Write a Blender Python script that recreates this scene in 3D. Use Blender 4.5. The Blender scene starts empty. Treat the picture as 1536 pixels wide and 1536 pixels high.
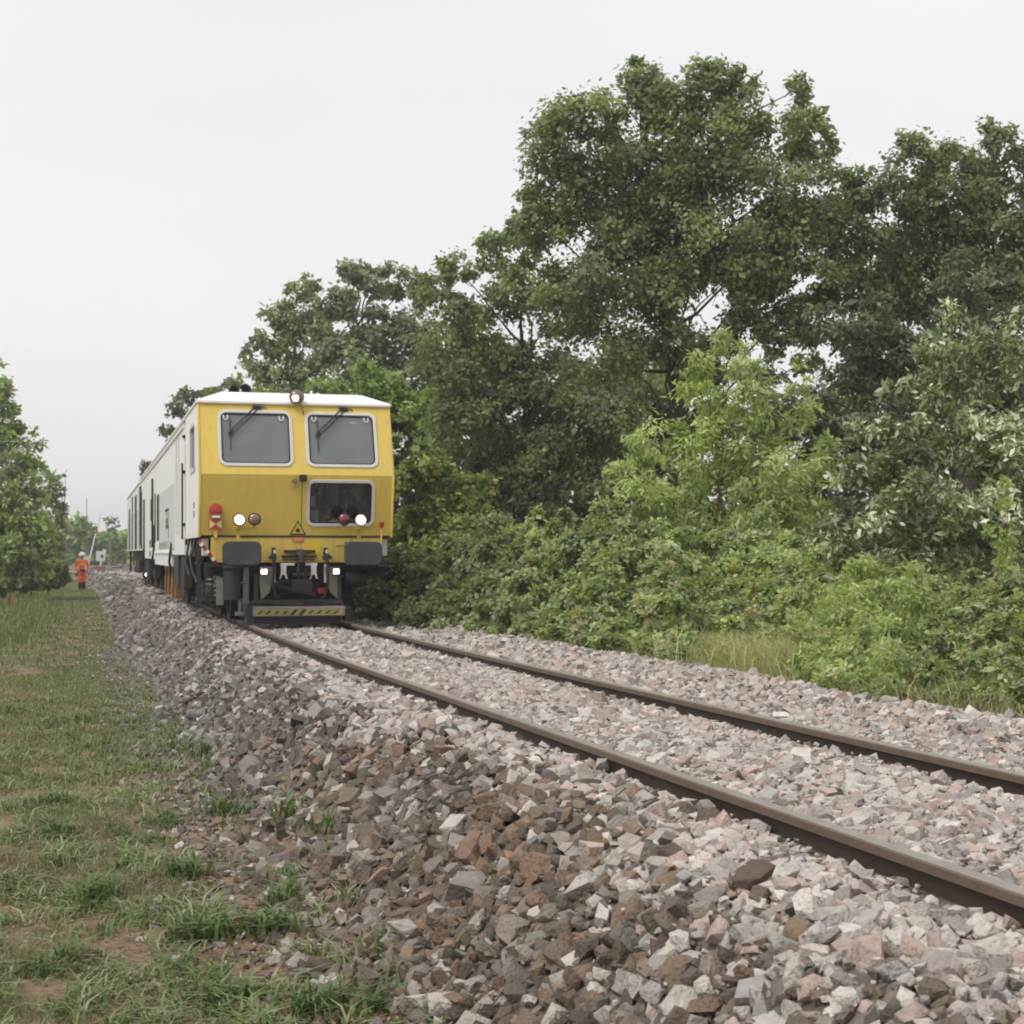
import bpy, bmesh, math, random
import numpy as np
from mathutils import Vector, Matrix
R = math.radians
PI = math.pi
random.seed(7)
rng = np.random.default_rng(11)
scn = bpy.context.scene
col = scn.collection

# ------------------------------------------------------------------ camera
F = 2400.0
TH = math.atan(700 / F)
CAMZ = 1.77
cam = bpy.data.cameras.new('camera')
camo = bpy.data.objects.new('camera', cam)
col.objects.link(camo)
cam.sensor_width = 36
cam.lens = 36 * F / 1536
cam.shift_y = 62 / 1536
cam.clip_start = 0.1
cam.clip_end = 3000
camo.location = (0, 0, CAMZ)
camo.rotation_euler = (R(90), 0, -TH)
cam.dof.use_dof = True
cam.dof.focus_distance = 9.5
cam.dof.aperture_fstop = 9.0
scn.camera = camo
scn.render.resolution_x = 1024
scn.render.resolution_y = 1024
scn.view_settings.view_transform = 'Standard'
scn.view_settings.look = 'None'
scn.view_settings.exposure = 0.57
scn.view_settings.gamma = 1.0
scn.view_settings.use_curve_mapping = False
try:
    scn.cycles.filter_width = 1.9
except Exception:
    pass

# ------------------------------------------------------------------ sky (overcast) and sun
SUN_EL, SUN_AZ = R(56), R(-118)          # azimuth measured from +Y towards +X
w = bpy.data.worlds.new('World')
scn.world = w
w.use_nodes = True
nt = w.node_tree
nt.nodes.clear()
N = nt.nodes.new
out = N('ShaderNodeOutputWorld'); bg = N('ShaderNodeBackground')
sky = N('ShaderNodeTexSky'); sky.sky_type = 'NISHITA'; sky.sun_disc = False
sky.sun_elevation = SUN_EL; sky.sun_rotation = SUN_AZ
sky.air_density = 1.0; sky.dust_density = 4.0
tc = N('ShaderNodeTexCoord'); mp = N('ShaderNodeMapping'); mp.inputs['Scale'].default_value = (1, 1, 3.0)
no = N('ShaderNodeTexNoise'); no.inputs['Scale'].default_value = 1.6; no.inputs['Detail'].default_value = 4; no.inputs['Roughness'].default_value = .45
rp = N('ShaderNodeValToRGB')
rp.color_ramp.elements[0].position = .32; rp.color_ramp.elements[0].color = (.575, .569, .580, 1)
rp.color_ramp.elements[1].position = .68; rp.color_ramp.elements[1].color = (.648, .643, .647, 1)
sc = N('ShaderNodeVectorMath'); sc.operation = 'SCALE'; sc.inputs['Scale'].default_value = 10.0
mx = N('ShaderNodeMix'); mx.data_type = 'RGBA'; mx.clamp_result = False; mx.inputs[0].default_value = .04
nt.links.new(tc.outputs['Generated'], mp.inputs[0]); nt.links.new(mp.outputs[0], no.inputs['Vector'])
nt.links.new(no.outputs['Fac'], rp.inputs[0]); nt.links.new(rp.outputs[0], sc.inputs[0])
nt.links.new(sc.outputs[0], mx.inputs[6]); nt.links.new(sky.outputs[0], mx.inputs[7])
nt.links.new(mx.outputs[2], bg.inputs[0]); bg.inputs[1].default_value = .1
nt.links.new(bg.outputs[0], out.inputs[0])
sl = bpy.data.lights.new('sun', 'SUN'); sl.energy = 1.5; sl.angle = R(26); sl.color = (1, .97, .92)
so = bpy.data.objects.new('sun', sl); col.objects.link(so)
sd = Vector((math.sin(SUN_AZ) * math.cos(SUN_EL), math.cos(SUN_AZ) * math.cos(SUN_EL), math.sin(SUN_EL)))
so.rotation_euler = (-sd).to_track_quat('-Z', 'Y').to_euler()

# ------------------------------------------------------------------ helpers
def P(px, py, Z):
    X = (px - 768) / F * Z
    return Vector((Z * math.sin(TH) + X * math.cos(TH), Z * math.cos(TH) - X * math.sin(TH), CAMZ + (830 - py) / F * Z))

def proj(x, y, z):
    Z = x * math.sin(TH) + y * math.cos(TH)
    X = x * math.cos(TH) - y * math.sin(TH)
    return 768 + F * X / Z, 830 - F * (z - CAMZ) / Z, Z

# the plan of the track: lateral drift e(y) of its centre line
_ys = np.arange(-60, 900, 1.0)
_s = np.interp(_ys, [-60, 14, 24, 70, 84, 100, 112, 220, 900], [0, 0, .0236, .0236, -.045, -.045, .0, .55, .55])
_e = np.cumsum(_s); _e -= np.interp(0, _ys, _e)
def E(y): return np.interp(y, _ys, _e)
RAILZ = .71
def GR_(y): return .068 * np.clip(1 - np.asarray(y, float) / 24, 0, 1.2)      # the line falls very slightly away from the camera

def tag(o, label=None, cat=None, group=None, kind=None):
    if label: o['label'] = label
    if cat: o['category'] = cat
    if group: o['group'] = group
    if kind: o['kind'] = kind
    return o

def empty(name, loc=(0, 0, 0), rz=0):
    o = bpy.data.objects.new(name, None); col.objects.link(o)
    o.location = loc; o.rotation_euler = (0, 0, rz); o.empty_display_size = .2
    return o

def link(name, me, mat=None, parent=None):
    o = bpy.data.objects.new(name, me); col.objects.link(o)
    if mat is not None:
        for m in (mat if isinstance(mat, (list, tuple)) else [mat]):
            me.materials.append(m)
    if parent: o.parent = parent
    return o

def npmesh(name, V, Fc, colr=None, smooth=False):
    """V (n,3), Fc (m,k) uniform polygons, colr (n,3) vertex colours"""
    me = bpy.data.meshes.new(name)
    V = np.ascontiguousarray(V, np.float32); Fc = np.ascontiguousarray(Fc, np.int32)
    n, (m, k) = len(V), Fc.shape
    me.vertices.add(n); me.vertices.foreach_set('co', V.ravel())
    me.loops.add(m * k); me.loops.foreach_set('vertex_index', Fc.ravel())
    me.polygons.add(m); me.polygons.foreach_set('loop_start', np.arange(0, m * k, k, dtype=np.int32))
    me.polygons.foreach_set('use_smooth', np.full(m, bool(smooth)))
    me.update(calc_edges=True)
    if colr is not None:
        a = me.color_attributes.new('col', 'FLOAT_COLOR', 'POINT')
        c = np.ones((n, 4), np.float32); c[:, :3] = colr
        a.data.foreach_set('color', c.ravel())
    return me

class MB:
    def __init__(s): s.v = []; s.f = []; s.mi = []; s.m = 0
    def add(s, vs, fs):
        b = len(s.v); s.v += [tuple(v) for v in vs]
        for f in fs: s.f.append([b + i for i in f]); s.mi.append(s.m)
        return s
    def box(s, c, d, rot=None, taper=1.0):
        cx, cy, cz = c; x, y, z = d[0] / 2, d[1] / 2, d[2] / 2
        vs = []
        for sz in (-1, 1):
            t = taper if sz > 0 else 1
            for sx, sy in ((-1, -1), (1, -1), (1, 1), (-1, 1)):
                vs.append(Vector((sx * x * t, sy * y * t, sz * z)))
        if rot: 
            M = Matrix.Rotation(rot[2], 3, 'Z') @ Matrix.Rotation(rot[1], 3, 'Y') @ Matrix.Rotation(rot[0], 3, 'X')
            vs = [M @ v for v in vs]
        vs = [v + Vector(c) for v in vs]
        return s.add(vs, [(3, 2, 1, 0), (4, 5, 6, 7), (0, 1, 5, 4), (1, 2, 6, 5), (2, 3, 7, 6), (3, 0, 4, 7)])
    def bx(s, x0, x1, y0, y1, z0, z1):
        return s.box(((x0 + x1) / 2, (y0 + y1) / 2, (z0 + z1) / 2), (abs(x1 - x0), abs(y1 - y0), abs(z1 - z0)))
    def cyl(s, p0, p1, r0, r1=None, n=16, cap=True):
        if r1 is None: r1 = r0
        p0, p1 = Vector(p0), Vector(p1); d = (p1 - p0).normalized()
        a = d.orthogonal().normalized(); b = d.cross(a)
        vs = []
        for p, r in ((p0, r0), (p1, r1)):
            for i in range(n):
                t = 2 * PI * i / n; vs.append(p + (a * math.cos(t) + b * math.sin(t)) * r)
        fs = [(i, (i + 1) % n, n + (i + 1) % n, n + i) for i in range(n)]
        if cap: fs += [tuple(range(n - 1, -1, -1)), tuple(range(n, 2 * n))]
        return s.add(vs, fs)
    def tube(s, pts, r, n=8):
        pts = [Vector(p) for p in pts]
        rr = r if isinstance(r, (list, tuple)) else [r] * len(pts)
        vs = []; up = None
        for i, p in enumerate(pts):
            d = (pts[min(i + 1, len(pts) - 1)] - pts[max(i - 1, 0)]).normalized()
            if up is None: up = d.orthogonal().normalized()
            a = (up - d * up.dot(d)); a = a.normalized() if a.length > 1e-5 else d.orthogonal().normalized()
            up = a; b = d.cross(a)
            for k in range(n):
                t = 2 * PI * k / n; vs.append(p + (a * math.cos(t) + b * math.sin(t)) * rr[i])
        fs = []
        for i in range(len(pts) - 1):
            for k in range(n):
                fs.append((i * n + k, i * n + (k + 1) % n, (i + 1) * n + (k + 1) % n, (i + 1) * n + k))
        fs += [tuple(range(n - 1, -1, -1)), tuple(range((len(pts) - 1) * n, len(pts) * n))]
        return s.add(vs, fs)
    def lathe(s, prof, o=(0, 0, 0), axis='z', n=24):
        vs = []
        for r, h in prof:
            for i in range(n):
                t = 2 * PI * i / n; a, b = r * math.cos(t), r * math.sin(t)
                v = {'z': (a, b, h), 'x': (h, a, b), 'y': (a, h, b)}[axis]
                vs.append((v[0] + o[0], v[1] + o[1], v[2] + o[2]))
        fs = [(j * n + i, j * n + (i + 1) % n, (j + 1) * n + (i + 1) % n, (j + 1) * n + i) for j in range(len(prof) - 1) for i in range(n)]
        fs += [tuple(range(n - 1, -1, -1)), tuple(range((len(prof) - 1) * n, len(prof) * n))]
        return s.add(vs, fs)
    def prism(s, poly, axis, a0, a1):
        """poly in the plane across the axis: axis x -> (y,z), y -> (x,z), z -> (x,y)"""
        def mk(u, v, a): return {'x': (a, u, v), 'y': (u, a, v), 'z': (u, v, a)}[axis]
        n = len(poly)
        vs = [mk(u, v, a0) for u, v in poly] + [mk(u, v, a1) for u, v in poly]
        return s.add(vs, [tuple(range(n - 1, -1, -1)), tuple(range(n, 2 * n))] + [(i, (i + 1) % n, n + (i + 1) % n, n + i) for i in range(n)])
    def clusters(s):
        par = list(range(len(s.v)))
        def fd(i):
            while par[i] != i: par[i] = par[par[i]]; i = par[i]
            return i
        for f in s.f:
            a = fd(f[0])
            for i in f[1:]: par[fd(i)] = a
        comp = {}
        for i in range(len(s.v)): comp.setdefault(fd(i), []).append(i)
        cs = []
        for ids in comp.values():
            V = [s.v[i] for i in ids]
            cs.append([set(ids), [min(v[k] for v in V) - .006 for k in range(3)], [max(v[k] for v in V) + .006 for k in range(3)], [(None)]])
        boxes = [(c[1], c[2]) for c in cs]; grp = list(range(len(cs)))
        for i in range(len(cs)):
            for j in range(i):
                if all(boxes[i][0][k] < boxes[j][1][k] and boxes[j][0][k] < boxes[i][1][k] for k in range(3)):
                    a, b_ = grp[i], grp[j]
                    if a != b_: grp = [b_ if g == a else g for g in grp]
        res = {}
        for c, g in zip(cs, grp): res.setdefault(g, set()).update(c[0])
        return list(res.values())
    def build(s, name, mat, parent=None, smooth=False, bevel=0, seg=2, split=True):
        if split and parent is not None and len(s.v) < 3000:
            cl = s.clusters()
            if len(cl) > 1:
                first = None
                for ids in cl:
                    q = MB(); mp = {i: k for k, i in enumerate(sorted(ids))}
                    q.v = [s.v[i] for i in sorted(ids)]
                    for f, m_ in zip(s.f, s.mi):
                        if f[0] in ids: q.f.append([mp[i] for i in f]); q.mi.append(m_)
                    o = q.build(name, mat, parent, smooth, bevel, seg, False)
                    first = first or o
                return first
        me = bpy.data.meshes.new(name); me.from_pydata(s.v, [], s.f)
        bm = bmesh.new(); bm.from_mesh(me); bmesh.ops.recalc_face_normals(bm, faces=bm.faces); bm.to_mesh(me); bm.free()
        me.polygons.foreach_set('material_index', s.mi)
        if smooth:
            me.polygons.foreach_set('use_smooth', [True] * len(me.polygons))
            try: me.set_sharp_from_angle(angle=R(38))
            except Exception: pass
        o = link(name, me, mat, parent)
        if bevel:
            b = o.modifiers.new('bevel', 'BEVEL'); b.width = bevel; b.segments = seg; b.limit_method = 'ANGLE'; b.angle_limit = R(35)
        return o

def rrect(x0, x1, z0, z1, r, k=8):
    """rounded rectangle outline, counter clockwise, k segments in each corner"""
    pts = []
    for (cx, cz, a0) in ((x1 - r, z0 + r, -90), (x1 - r, z1 - r, 0), (x0 + r, z1 - r, 90), (x0 + r, z0 + r, 180)):
        for i in range(k + 1):
            a = R(a0 + 90 * i / k); pts.append((cx + r * math.cos(a), cz + r * math.sin(a)))
    return pts

# ------------------------------------------------------------------ materials
def mat(name, colr, rough=.6, metal=0, noise=0, nscale=6, bump=0, bscale=40, spec=.5, emit=None, es=0, attr=False, objcol=False, dark=None, coat=0):
    m = bpy.data.materials.new(name); m.use_nodes = True
    t = m.node_tree; b = t.nodes['Principled BSDF']; L = t.links.new
    b.inputs['Base Color'].default_value = (*colr, 1)
    b.inputs['Roughness'].default_value = rough; b.inputs['Metallic'].default_value = metal
    b.inputs['Specular IOR Level'].default_value = spec
    if coat: b.inputs['Coat Weight'].default_value = coat
    if emit: b.inputs['Emission Color'].default_value = (*emit, 1); b.inputs['Emission Strength'].default_value = es
    src = None
    tcn = t.nodes.new('ShaderNodeTexCoord')
    if attr:
        a = t.nodes.new('ShaderNodeAttribute'); a.attribute_name = 'col'; src = a.outputs['Color']
    if objcol:
        a = t.nodes.new('ShaderNodeObjectInfo'); src = a.outputs['Color']
    if noise:
        n = t.nodes.new('ShaderNodeTexNoise'); n.inputs['Scale'].default_value = nscale; n.inputs['Detail'].default_value = 6; n.inputs['Roughness'].default_value = .65
        L(tcn.outputs['Object'], n.inputs['Vector'])
        r = t.nodes.new('ShaderNodeMapRange'); r.inputs['From Min'].default_value = .3; r.inputs['From Max'].default_value = .7
        r.inputs['To Min'].default_value = 0; r.inputs['To Max'].default_value = 1
        L(n.outputs['Fac'], r.inputs['Value'])
        mxx = t.nodes.new('ShaderNodeMix'); mxx.data_type = 'RGBA'
        mu = t.nodes.new('ShaderNodeMath'); mu.operation = 'MULTIPLY'; mu.inputs[1].default_value = noise
        L(r.outputs[0], mu.inputs[0]); L(mu.outputs[0], mxx.inputs[0])
        if src: L(src, mxx.inputs[6])
        else: mxx.inputs[6].default_value = (*colr, 1)
        if dark: mxx.inputs[7].default_value = (*dark, 1)
        elif src:
            sc_ = t.nodes.new('ShaderNodeVectorMath'); sc_.operation = 'SCALE'; sc_.inputs['Scale'].default_value = .45
            L(src, sc_.inputs[0]); L(sc_.outputs[0], mxx.inputs[7])
        else: mxx.inputs[7].default_value = (*[c * .5 for c in colr], 1)
        src = mxx.outputs[2]
    if src: L(src, b.inputs['Base Color'])
    if bump:
        n2 = t.nodes.new('ShaderNodeTexNoise'); n2.inputs['Scale'].default_value = bscale; n2.inputs['Detail'].default_value = 5
        L(tcn.outputs['Object'], n2.inputs['Vector'])
        bp = t.nodes.new('ShaderNodeBump'); bp.inputs['Strength'].default_value = bump; bp.inputs['Distance'].default_value = .02
        L(n2.outputs['Fac'], bp.inputs['Height']); L(bp.outputs[0], b.inputs['Normal'])
    return m

def leafmat(name, trans=.3, rough=.45, spec=.5):
    m = bpy.data.materials.new(name); m.use_nodes = True
    t = m.node_tree; b = t.nodes['Principled BSDF']; L = t.links.new
    a = t.nodes.new('ShaderNodeAttribute'); a.attribute_name = 'col'
    b.inputs['Roughness'].default_value = rough; b.inputs['Specular IOR Level'].default_value = spec
    L(a.outputs['Color'], b.inputs['Base Color'])
    tr = t.nodes.new('ShaderNodeBsdfTranslucent')
    h = t.nodes.new('ShaderNodeVectorMath'); h.operation = 'MULTIPLY'; h.inputs[1].default_value = (1.25, 1.3, .6)
    L(a.outputs['Color'], h.inputs[0]); L(h.outputs[0], tr.inputs['Color'])
    ms = t.nodes.new('ShaderNodeMixShader'); ms.inputs[0].default_value = trans
    L(b.outputs[0], ms.inputs[1]); L(tr.outputs[0], ms.inputs[2]); L(ms.outputs[0], t.nodes['Material Output'].inputs['Surface'])
    return m

M = {}
M['yellow'] = mat('yellow_paint', (.68, .50, .095), .3, noise=.3, nscale=2.2, dark=(.52, .36, .09), bump=.02, bscale=5)
M['apron'] = mat('apron_yellow', (.66, .48, .085), .45, noise=.35, nscale=4, dark=(.36, .23, .07))
def weather(m, streak=(.30, .24, .12), amt=.35, sx=9):
    t = m.node_tree; b = t.nodes['Principled BSDF']; L = t.links.new
    src = b.inputs['Base Color'].links[0].from_socket
    tcn = t.nodes.new('ShaderNodeTexCoord'); mp = t.nodes.new('ShaderNodeMapping'); mp.inputs['Scale'].default_value = (sx, sx, .55)
    n = t.nodes.new('ShaderNodeTexNoise'); n.inputs['Scale'].default_value = 1.6; n.inputs['Detail'].default_value = 5; n.inputs['Roughness'].default_value = .6
    n2 = t.nodes.new('ShaderNodeTexNoise'); n2.inputs['Scale'].default_value = 60; n2.inputs['Detail'].default_value = 2
    L(tcn.outputs['Object'], mp.inputs[0]); L(mp.outputs[0], n.inputs['Vector']); L(tcn.outputs['Object'], n2.inputs['Vector'])
    r = t.nodes.new('ShaderNodeMapRange'); r.inputs['From Min'].default_value = .50; r.inputs['From Max'].default_value = .78; r.inputs['To Max'].default_value = amt
    r2 = t.nodes.new('ShaderNodeMapRange'); r2.inputs['From Min'].default_value = .66; r2.inputs['From Max'].default_value = .74; r2.inputs['To Max'].default_value = .5
    L(n.outputs['Fac'], r.inputs['Value']); L(n2.outputs['Fac'], r2.inputs['Value'])
    ad = t.nodes.new('ShaderNodeMath'); ad.operation = 'MAXIMUM'; L(r.outputs[0], ad.inputs[0]); L(r2.outputs[0], ad.inputs[1])
    mx_ = t.nodes.new('ShaderNodeMix'); mx_.data_type = 'RGBA'; L(ad.outputs[0], mx_.inputs[0]); L(src, mx_.inputs[6]); mx_.inputs[7].default_value = (*streak, 1)
    L(mx_.outputs[2], b.inputs['Base Color'])
    ro = t.nodes.new('ShaderNodeMapRange'); ro.inputs['To Min'].default_value = b.inputs['Roughness'].default_value; ro.inputs['To Max'].default_value = .7
    L(ad.outputs[0], ro.inputs['Value']); L(ro.outputs[0], b.inputs['Roughness'])
weather(M['yellow'], (.36, .27, .10), .4); weather(M['apron'], (.22, .16, .08), .6)
M['white'] = mat('white_paint', (.86, .86, .83), .4, noise=.2, nscale=1.3, dark=(.7, .69, .65))
M['roofwhite'] = mat('roof_white', (.86, .83, .79), .5, noise=.15, nscale=2, dark=(.7, .66, .6))
M['greypanel'] = mat('panel_grey', (.62, .63, .60), .5, noise=.25, nscale=2, dark=(.5, .5, .47))
M['rubber'] = mat('dark_rubber', (.016, .016, .017), .55, noise=.3, nscale=5, dark=(.05, .048, .045))
M['buffer'] = mat('buffer_face', (.028, .029, .031), .36, noise=.5, nscale=3.5, dark=(.10, .10, .105), bump=.03)
M['frame'] = mat('window_frame_grey', (.62, .60, .57), .45, noise=.15)
M['under'] = mat('underframe', (.010, .009, .0085), .7, noise=.5, nscale=5, dark=(.03, .026, .021), bump=.1)  # near black: the shadow under the machine is put into this colour
M['under2'] = mat('underframe_dusty', (.036, .032, .027), .75, noise=.5, nscale=6, dark=(.03, .026, .022), bump=.1)
M['steel'] = mat('bare_steel', (.25, .24, .22), .45, metal=.6, noise=.5, nscale=9, dark=(.1, .07, .05))
M['beige'] = mat('beige_steel', (.20, .19, .15), .6, noise=.4, nscale=6, dark=(.15, .13, .1))
M['black'] = mat('black', (.012, .012, .013), .5)
M['red'] = mat('red_paint', (.42, .035, .025), .35, noise=.2)
M['redlens'] = mat('red_lens', (.20, .02, .02), .15, coat=.5)
M['lens'] = mat('unlit_lens', (.22, .13, .10), .15, noise=.3, nscale=30, coat=.6)
M['whitepaint'] = mat('white_enamel', (.75, .75, .73), .4, noise=.2)
M['paleyellow'] = mat('pale_yellow', (.75, .58, .25), .5)
M['orangeunit'] = mat('work_unit_yellow', (.28, .15, .03), .5, noise=.4, nscale=4, dark=(.2, .1, .02))
M['lamp'] = mat('lit_lamp', (.9, .85, .75), .2, emit=(1, .82, .55), es=.5)
M['filament'] = mat('lamp_hot_centre', (1, 1, 1), .3, emit=(1, .95, .85), es=14)
M['lampcold'] = mat('lit_led', (1, 1, 1), .3, emit=(.95, 1, .98), es=4)
M['lampwarm'] = mat('lit_beacon', (1, .9, .8), .3, emit=(1, .78, .5), es=5)
weather(M['white'], (.42, .39, .33), .45, 5); weather(M['greypanel'], (.34, .33, .29), .5, 5)
M['barpaint'] = mat('dirty_bar_yellow', (.36, .28, .09), .7, noise=.6, nscale=9, dark=(.16, .13, .08))
M['barsteel'] = mat('dusty_bar_steel', (.26, .24, .21), .8, noise=.6, nscale=7, dark=(.12, .10, .085))
M['interior'] = mat('cab_interior', (.10, .10, .10), .8, noise=.3)
M['interiorpale'] = mat('cab_lining_pale', (.42, .44, .42), .7)
M['seat'] = mat('seat_cloth', (.03, .03, .035), .9)
M['orange'] = mat('orange_hivis', (.95, .15, .02), .7, noise=.2, nscale=12, dark=(.55, .05, .01), emit=(.9, .1, .01), es=0)
M['navy'] = mat('navy_cloth', (.025, .025, .03), .85)
M['skin'] = mat('skin', (.42, .24, .17), .6)
M['helmet'] = mat('helmet_white', (.82, .82, .80), .3)
M['hivisyellow'] = mat('yellow_strip', (.85, .45, .08), .6)
M['boot'] = mat('boots', (.02, .017, .015), .6)
M['silver'] = mat('reflective_strip', (.6, .6, .58), .4)

def glassmat(name, grey_mix, dcol, tint=(.75, .78, .78)):
    m = bpy.data.materials.new(name); m.use_nodes = True
    t = m.node_tree; t.nodes.clear(); L = t.links.new
    o = t.nodes.new('ShaderNodeOutputMaterial')
    tr = t.nodes.new('ShaderNodeBsdfTransparent'); tr.inputs[0].default_value = (*tint, 1)
    df = t.nodes.new('ShaderNodeBsdfDiffuse'); df.inputs[0].default_value = (*dcol, 1)
    gl = t.nodes.new('ShaderNodeBsdfGlossy'); gl.inputs['Roughness'].default_value = .03
    fr = t.nodes.new('ShaderNodeFresnel'); fr.inputs[0].default_value = 1.9
    nz = t.nodes.new('ShaderNodeTexNoise'); nz.inputs['Scale'].default_value = 3; nz.inputs['Detail'].default_value = 4
    tcn = t.nodes.new('ShaderNodeTexCoord'); L(tcn.outputs['Object'], nz.inputs['Vector'])
    mr = t.nodes.new('ShaderNodeMapRange'); mr.inputs['To Min'].default_value = grey_mix * .75; mr.inputs['To Max'].default_value = grey_mix * 1.25  # diffuse grey mixed into the pane, varied by noise
    L(nz.outputs['Fac'], mr.inputs['Value'])
    m1 = t.nodes.new('ShaderNodeMixShader'); m2 = t.nodes.new('ShaderNodeMixShader')
    L(mr.outputs[0], m1.inputs[0]); L(tr.outputs[0], m1.inputs[1]); L(df.outputs[0], m1.inputs[2])
    L(fr.outputs[0], m2.inputs[0]); L(m1.outputs[0], m2.inputs[1]); L(gl.outputs[0], m2.inputs[2])
    L(m2.outputs[0], o.inputs['Surface'])
    return m
M['glass_up'] = glassmat('windscreen_glass', .30, (.42, .44, .45))
M['glass_low'] = glassmat('lower_glass', .03, (.3, .3, .3), (.6, .62, .62))
M['glass_side'] = glassmat('side_glass', .1, (.2, .2, .2), (.3, .3, .3))

M['rail'] = mat('rail_rust_shaded', (.042, .028, .021), .75, noise=.5, nscale=14, dark=(.085, .055, .04), bump=.12, bscale=60)  # rust of web and foot, darkened for the shade under the head
M['railside'] = mat('rail_head_side', (.15, .108, .078), .7, noise=.6, nscale=11, dark=(.09, .06, .042), bump=.12, bscale=50)
M['railtop'] = mat('rail_running_surface', (.40, .36, .33), .33, metal=.3, noise=.5, nscale=7, dark=(.25, .20, .165), bump=.05, bscale=50)
M['stone'] = mat('ballast_stone', (.4, .38, .36), .9, attr=True, noise=.55, nscale=26, bump=.6, bscale=90, spec=.2)
M['stoneobj'] = mat('ballast_stone_single', (.4, .38, .36), .88, objcol=True, noise=.6, nscale=1.8, bump=.9, bscale=3.6, spec=.25)
M['leaf'] = leafmat('leaves', .47)
M['leafdull'] = leafmat('leaves_dull', .36, .7, .2)
M['leafpale'] = leafmat('leaves_pale', .36, .42, .6)
M['grassm'] = leafmat('grass_blades', .3, .6, .3)
M['bark'] = mat('bark', (.075, .062, .048), .95, noise=.6, nscale=9, dark=(.03, .025, .02), bump=.5, bscale=18)
M['twig'] = mat('pale_twig', (.17, .15, .11), .9, noise=.4, nscale=9)

# ground material: mossy grass thatch, reddish dirt and straw
def groundmat():
    m = bpy.data.materials.new('ground'); m.use_nodes = True
    t = m.node_tree; b = t.nodes['Principled BSDF']; L = t.links.new
    b.inputs['Roughness'].default_value = .95; b.inputs['Specular IOR Level'].default_value = .15
    tcn = t.nodes.new('ShaderNodeTexCoord')
    def nz(s, d=6, r=.6):
        n = t.nodes.new('ShaderNodeTexNoise'); n.inputs['Scale'].default_value = s; n.inputs['Detail'].default_value = d; n.inputs['Roughness'].default_value = r
        L(tcn.outputs['Object'], n.inputs['Vector']); return n.outputs['Fac']
    def ramp(v, a, b_, ca, cb):
        rr = t.nodes.new('ShaderNodeValToRGB'); rr.color_ramp.elements[0].position = a; rr.color_ramp.elements[1].position = b_
        rr.color_ramp.elements[0].color = (*ca, 1); rr.color_ramp.elements[1].color = (*cb, 1); L(v, rr.inputs[0]); return rr.outputs[0]
    dirt = ramp(nz(30), .3, .7, (.15, .092, .066), (.40, .27, .20))
    green = ramp(nz(18), .3, .7, (.07, .078, .036), (.18, .165, .085))
    mask = ramp(nz(1.3, 5), .47, .57, (0, 0, 0), (1, 1, 1))
    at = t.nodes.new('ShaderNodeAttribute'); at.attribute_name = 'col'
    ad = t.nodes.new('ShaderNodeMath'); ad.operation = 'MAXIMUM'; L(mask, ad.inputs[0]); L(at.outputs['Fac'], ad.inputs[1]); mask = ad.outputs[0]
    mx_ = t.nodes.new('ShaderNodeMix'); mx_.data_type = 'RGBA'; L(mask, mx_.inputs[0]); L(green, mx_.inputs[6]); L(dirt, mx_.inputs[7])
    L(mx_.outputs[2], b.inputs['Base Color'])
    bp = t.nodes.new('ShaderNodeBump'); bp.inputs['Strength'].default_value = .7; bp.inputs['Distance'].default_value = .03
    L(nz(45), bp.inputs['Height']); L(bp.outputs[0], b.inputs['Normal'])
    return m
M['ground'] = groundmat()

def bedmat():
    m = bpy.data.materials.new('ballast_bed'); m.use_nodes = True
    t = m.node_tree; b = t.nodes['Principled BSDF']; L = t.links.new
    b.inputs['Roughness'].default_value = .95; b.inputs['Specular IOR Level'].default_value = .15
    tcn = t.nodes.new('ShaderNodeTexCoord')
    v = t.nodes.new('ShaderNodeTexVoronoi'); v.inputs['Scale'].default_value = 15
    L(tcn.outputs['Object'], v.inputs['Vector'])
    rr = t.nodes.new('ShaderNodeValToRGB')
    el = rr.color_ramp.elements; el[0].color = (.06, .05, .042, 1); el[1].color = (.20, .18, .165, 1)
    e2 = el.new(.45); e2.color = (.13, .115, .10, 1)
    L(v.outputs['Color'], rr.inputs[0]); L(rr.outputs[0], b.inputs['Base Color'])
    bp = t.nodes.new('ShaderNodeBump'); bp.inputs['Strength'].default_value = .9; bp.inputs['Distance'].default_value = .04; bp.invert = True
    L(v.outputs['Distance'], bp.inputs['Height']); L(bp.outputs[0], b.inputs['Normal'])
    return m
M['bed'] = bedmat()

# ------------------------------------------------------------------ terrain
def vnoise(x, y, s, seed=0):
    """cheap smooth pseudo noise"""
    a = np.sin(x * s * 1.3 + seed) * np.cos(y * s * .9 + seed * 2.1)
    b = np.sin((x * .7 + y * .6) * s * 2.3 + seed * 1.7) * .5
    c = np.sin((x * -.5 + y * 1.1) * s * 4.1 + seed * .3) * .25
    return (a + b + c) / 1.75

def sstep(a, b, x):
    t = np.clip((x - a) / (b - a), 0, 1); return t * t * (3 - 2 * t)

def dirt(u, y):
    d = 0
    for px, py, r, k in ((275, 1165, .16, 1), (265, 1215, .15, 1), (300, 1190, .14, .8), (400, 1290, .14, .8), (440, 1450, .13, 1), (470, 1490, .1, .9), (330, 1480, .1, .7), (0, 1240, .18, .9), (70, 1500, .12, .8), (210, 1440, .1, .8), (30, 1010, .25, .8), (180, 1300, .1, .7), (420, 1420, .1, .8), (20, 1420, .1, .7)):
        p = P(px, py, F * 1.77 / (py - 830))
        d = d + k * np.exp(-((u - p.x) / r) ** 2 - ((y - p.y) / (r * 2.2)) ** 2)
    d = d + .95 * np.exp(-((u - .98 - .16 * vnoise(y * 0, y, 1.7, 3)) / .26) ** 2) * (1 - sstep(11, 16, y))
    return np.clip(d, 0, 1)

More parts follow.
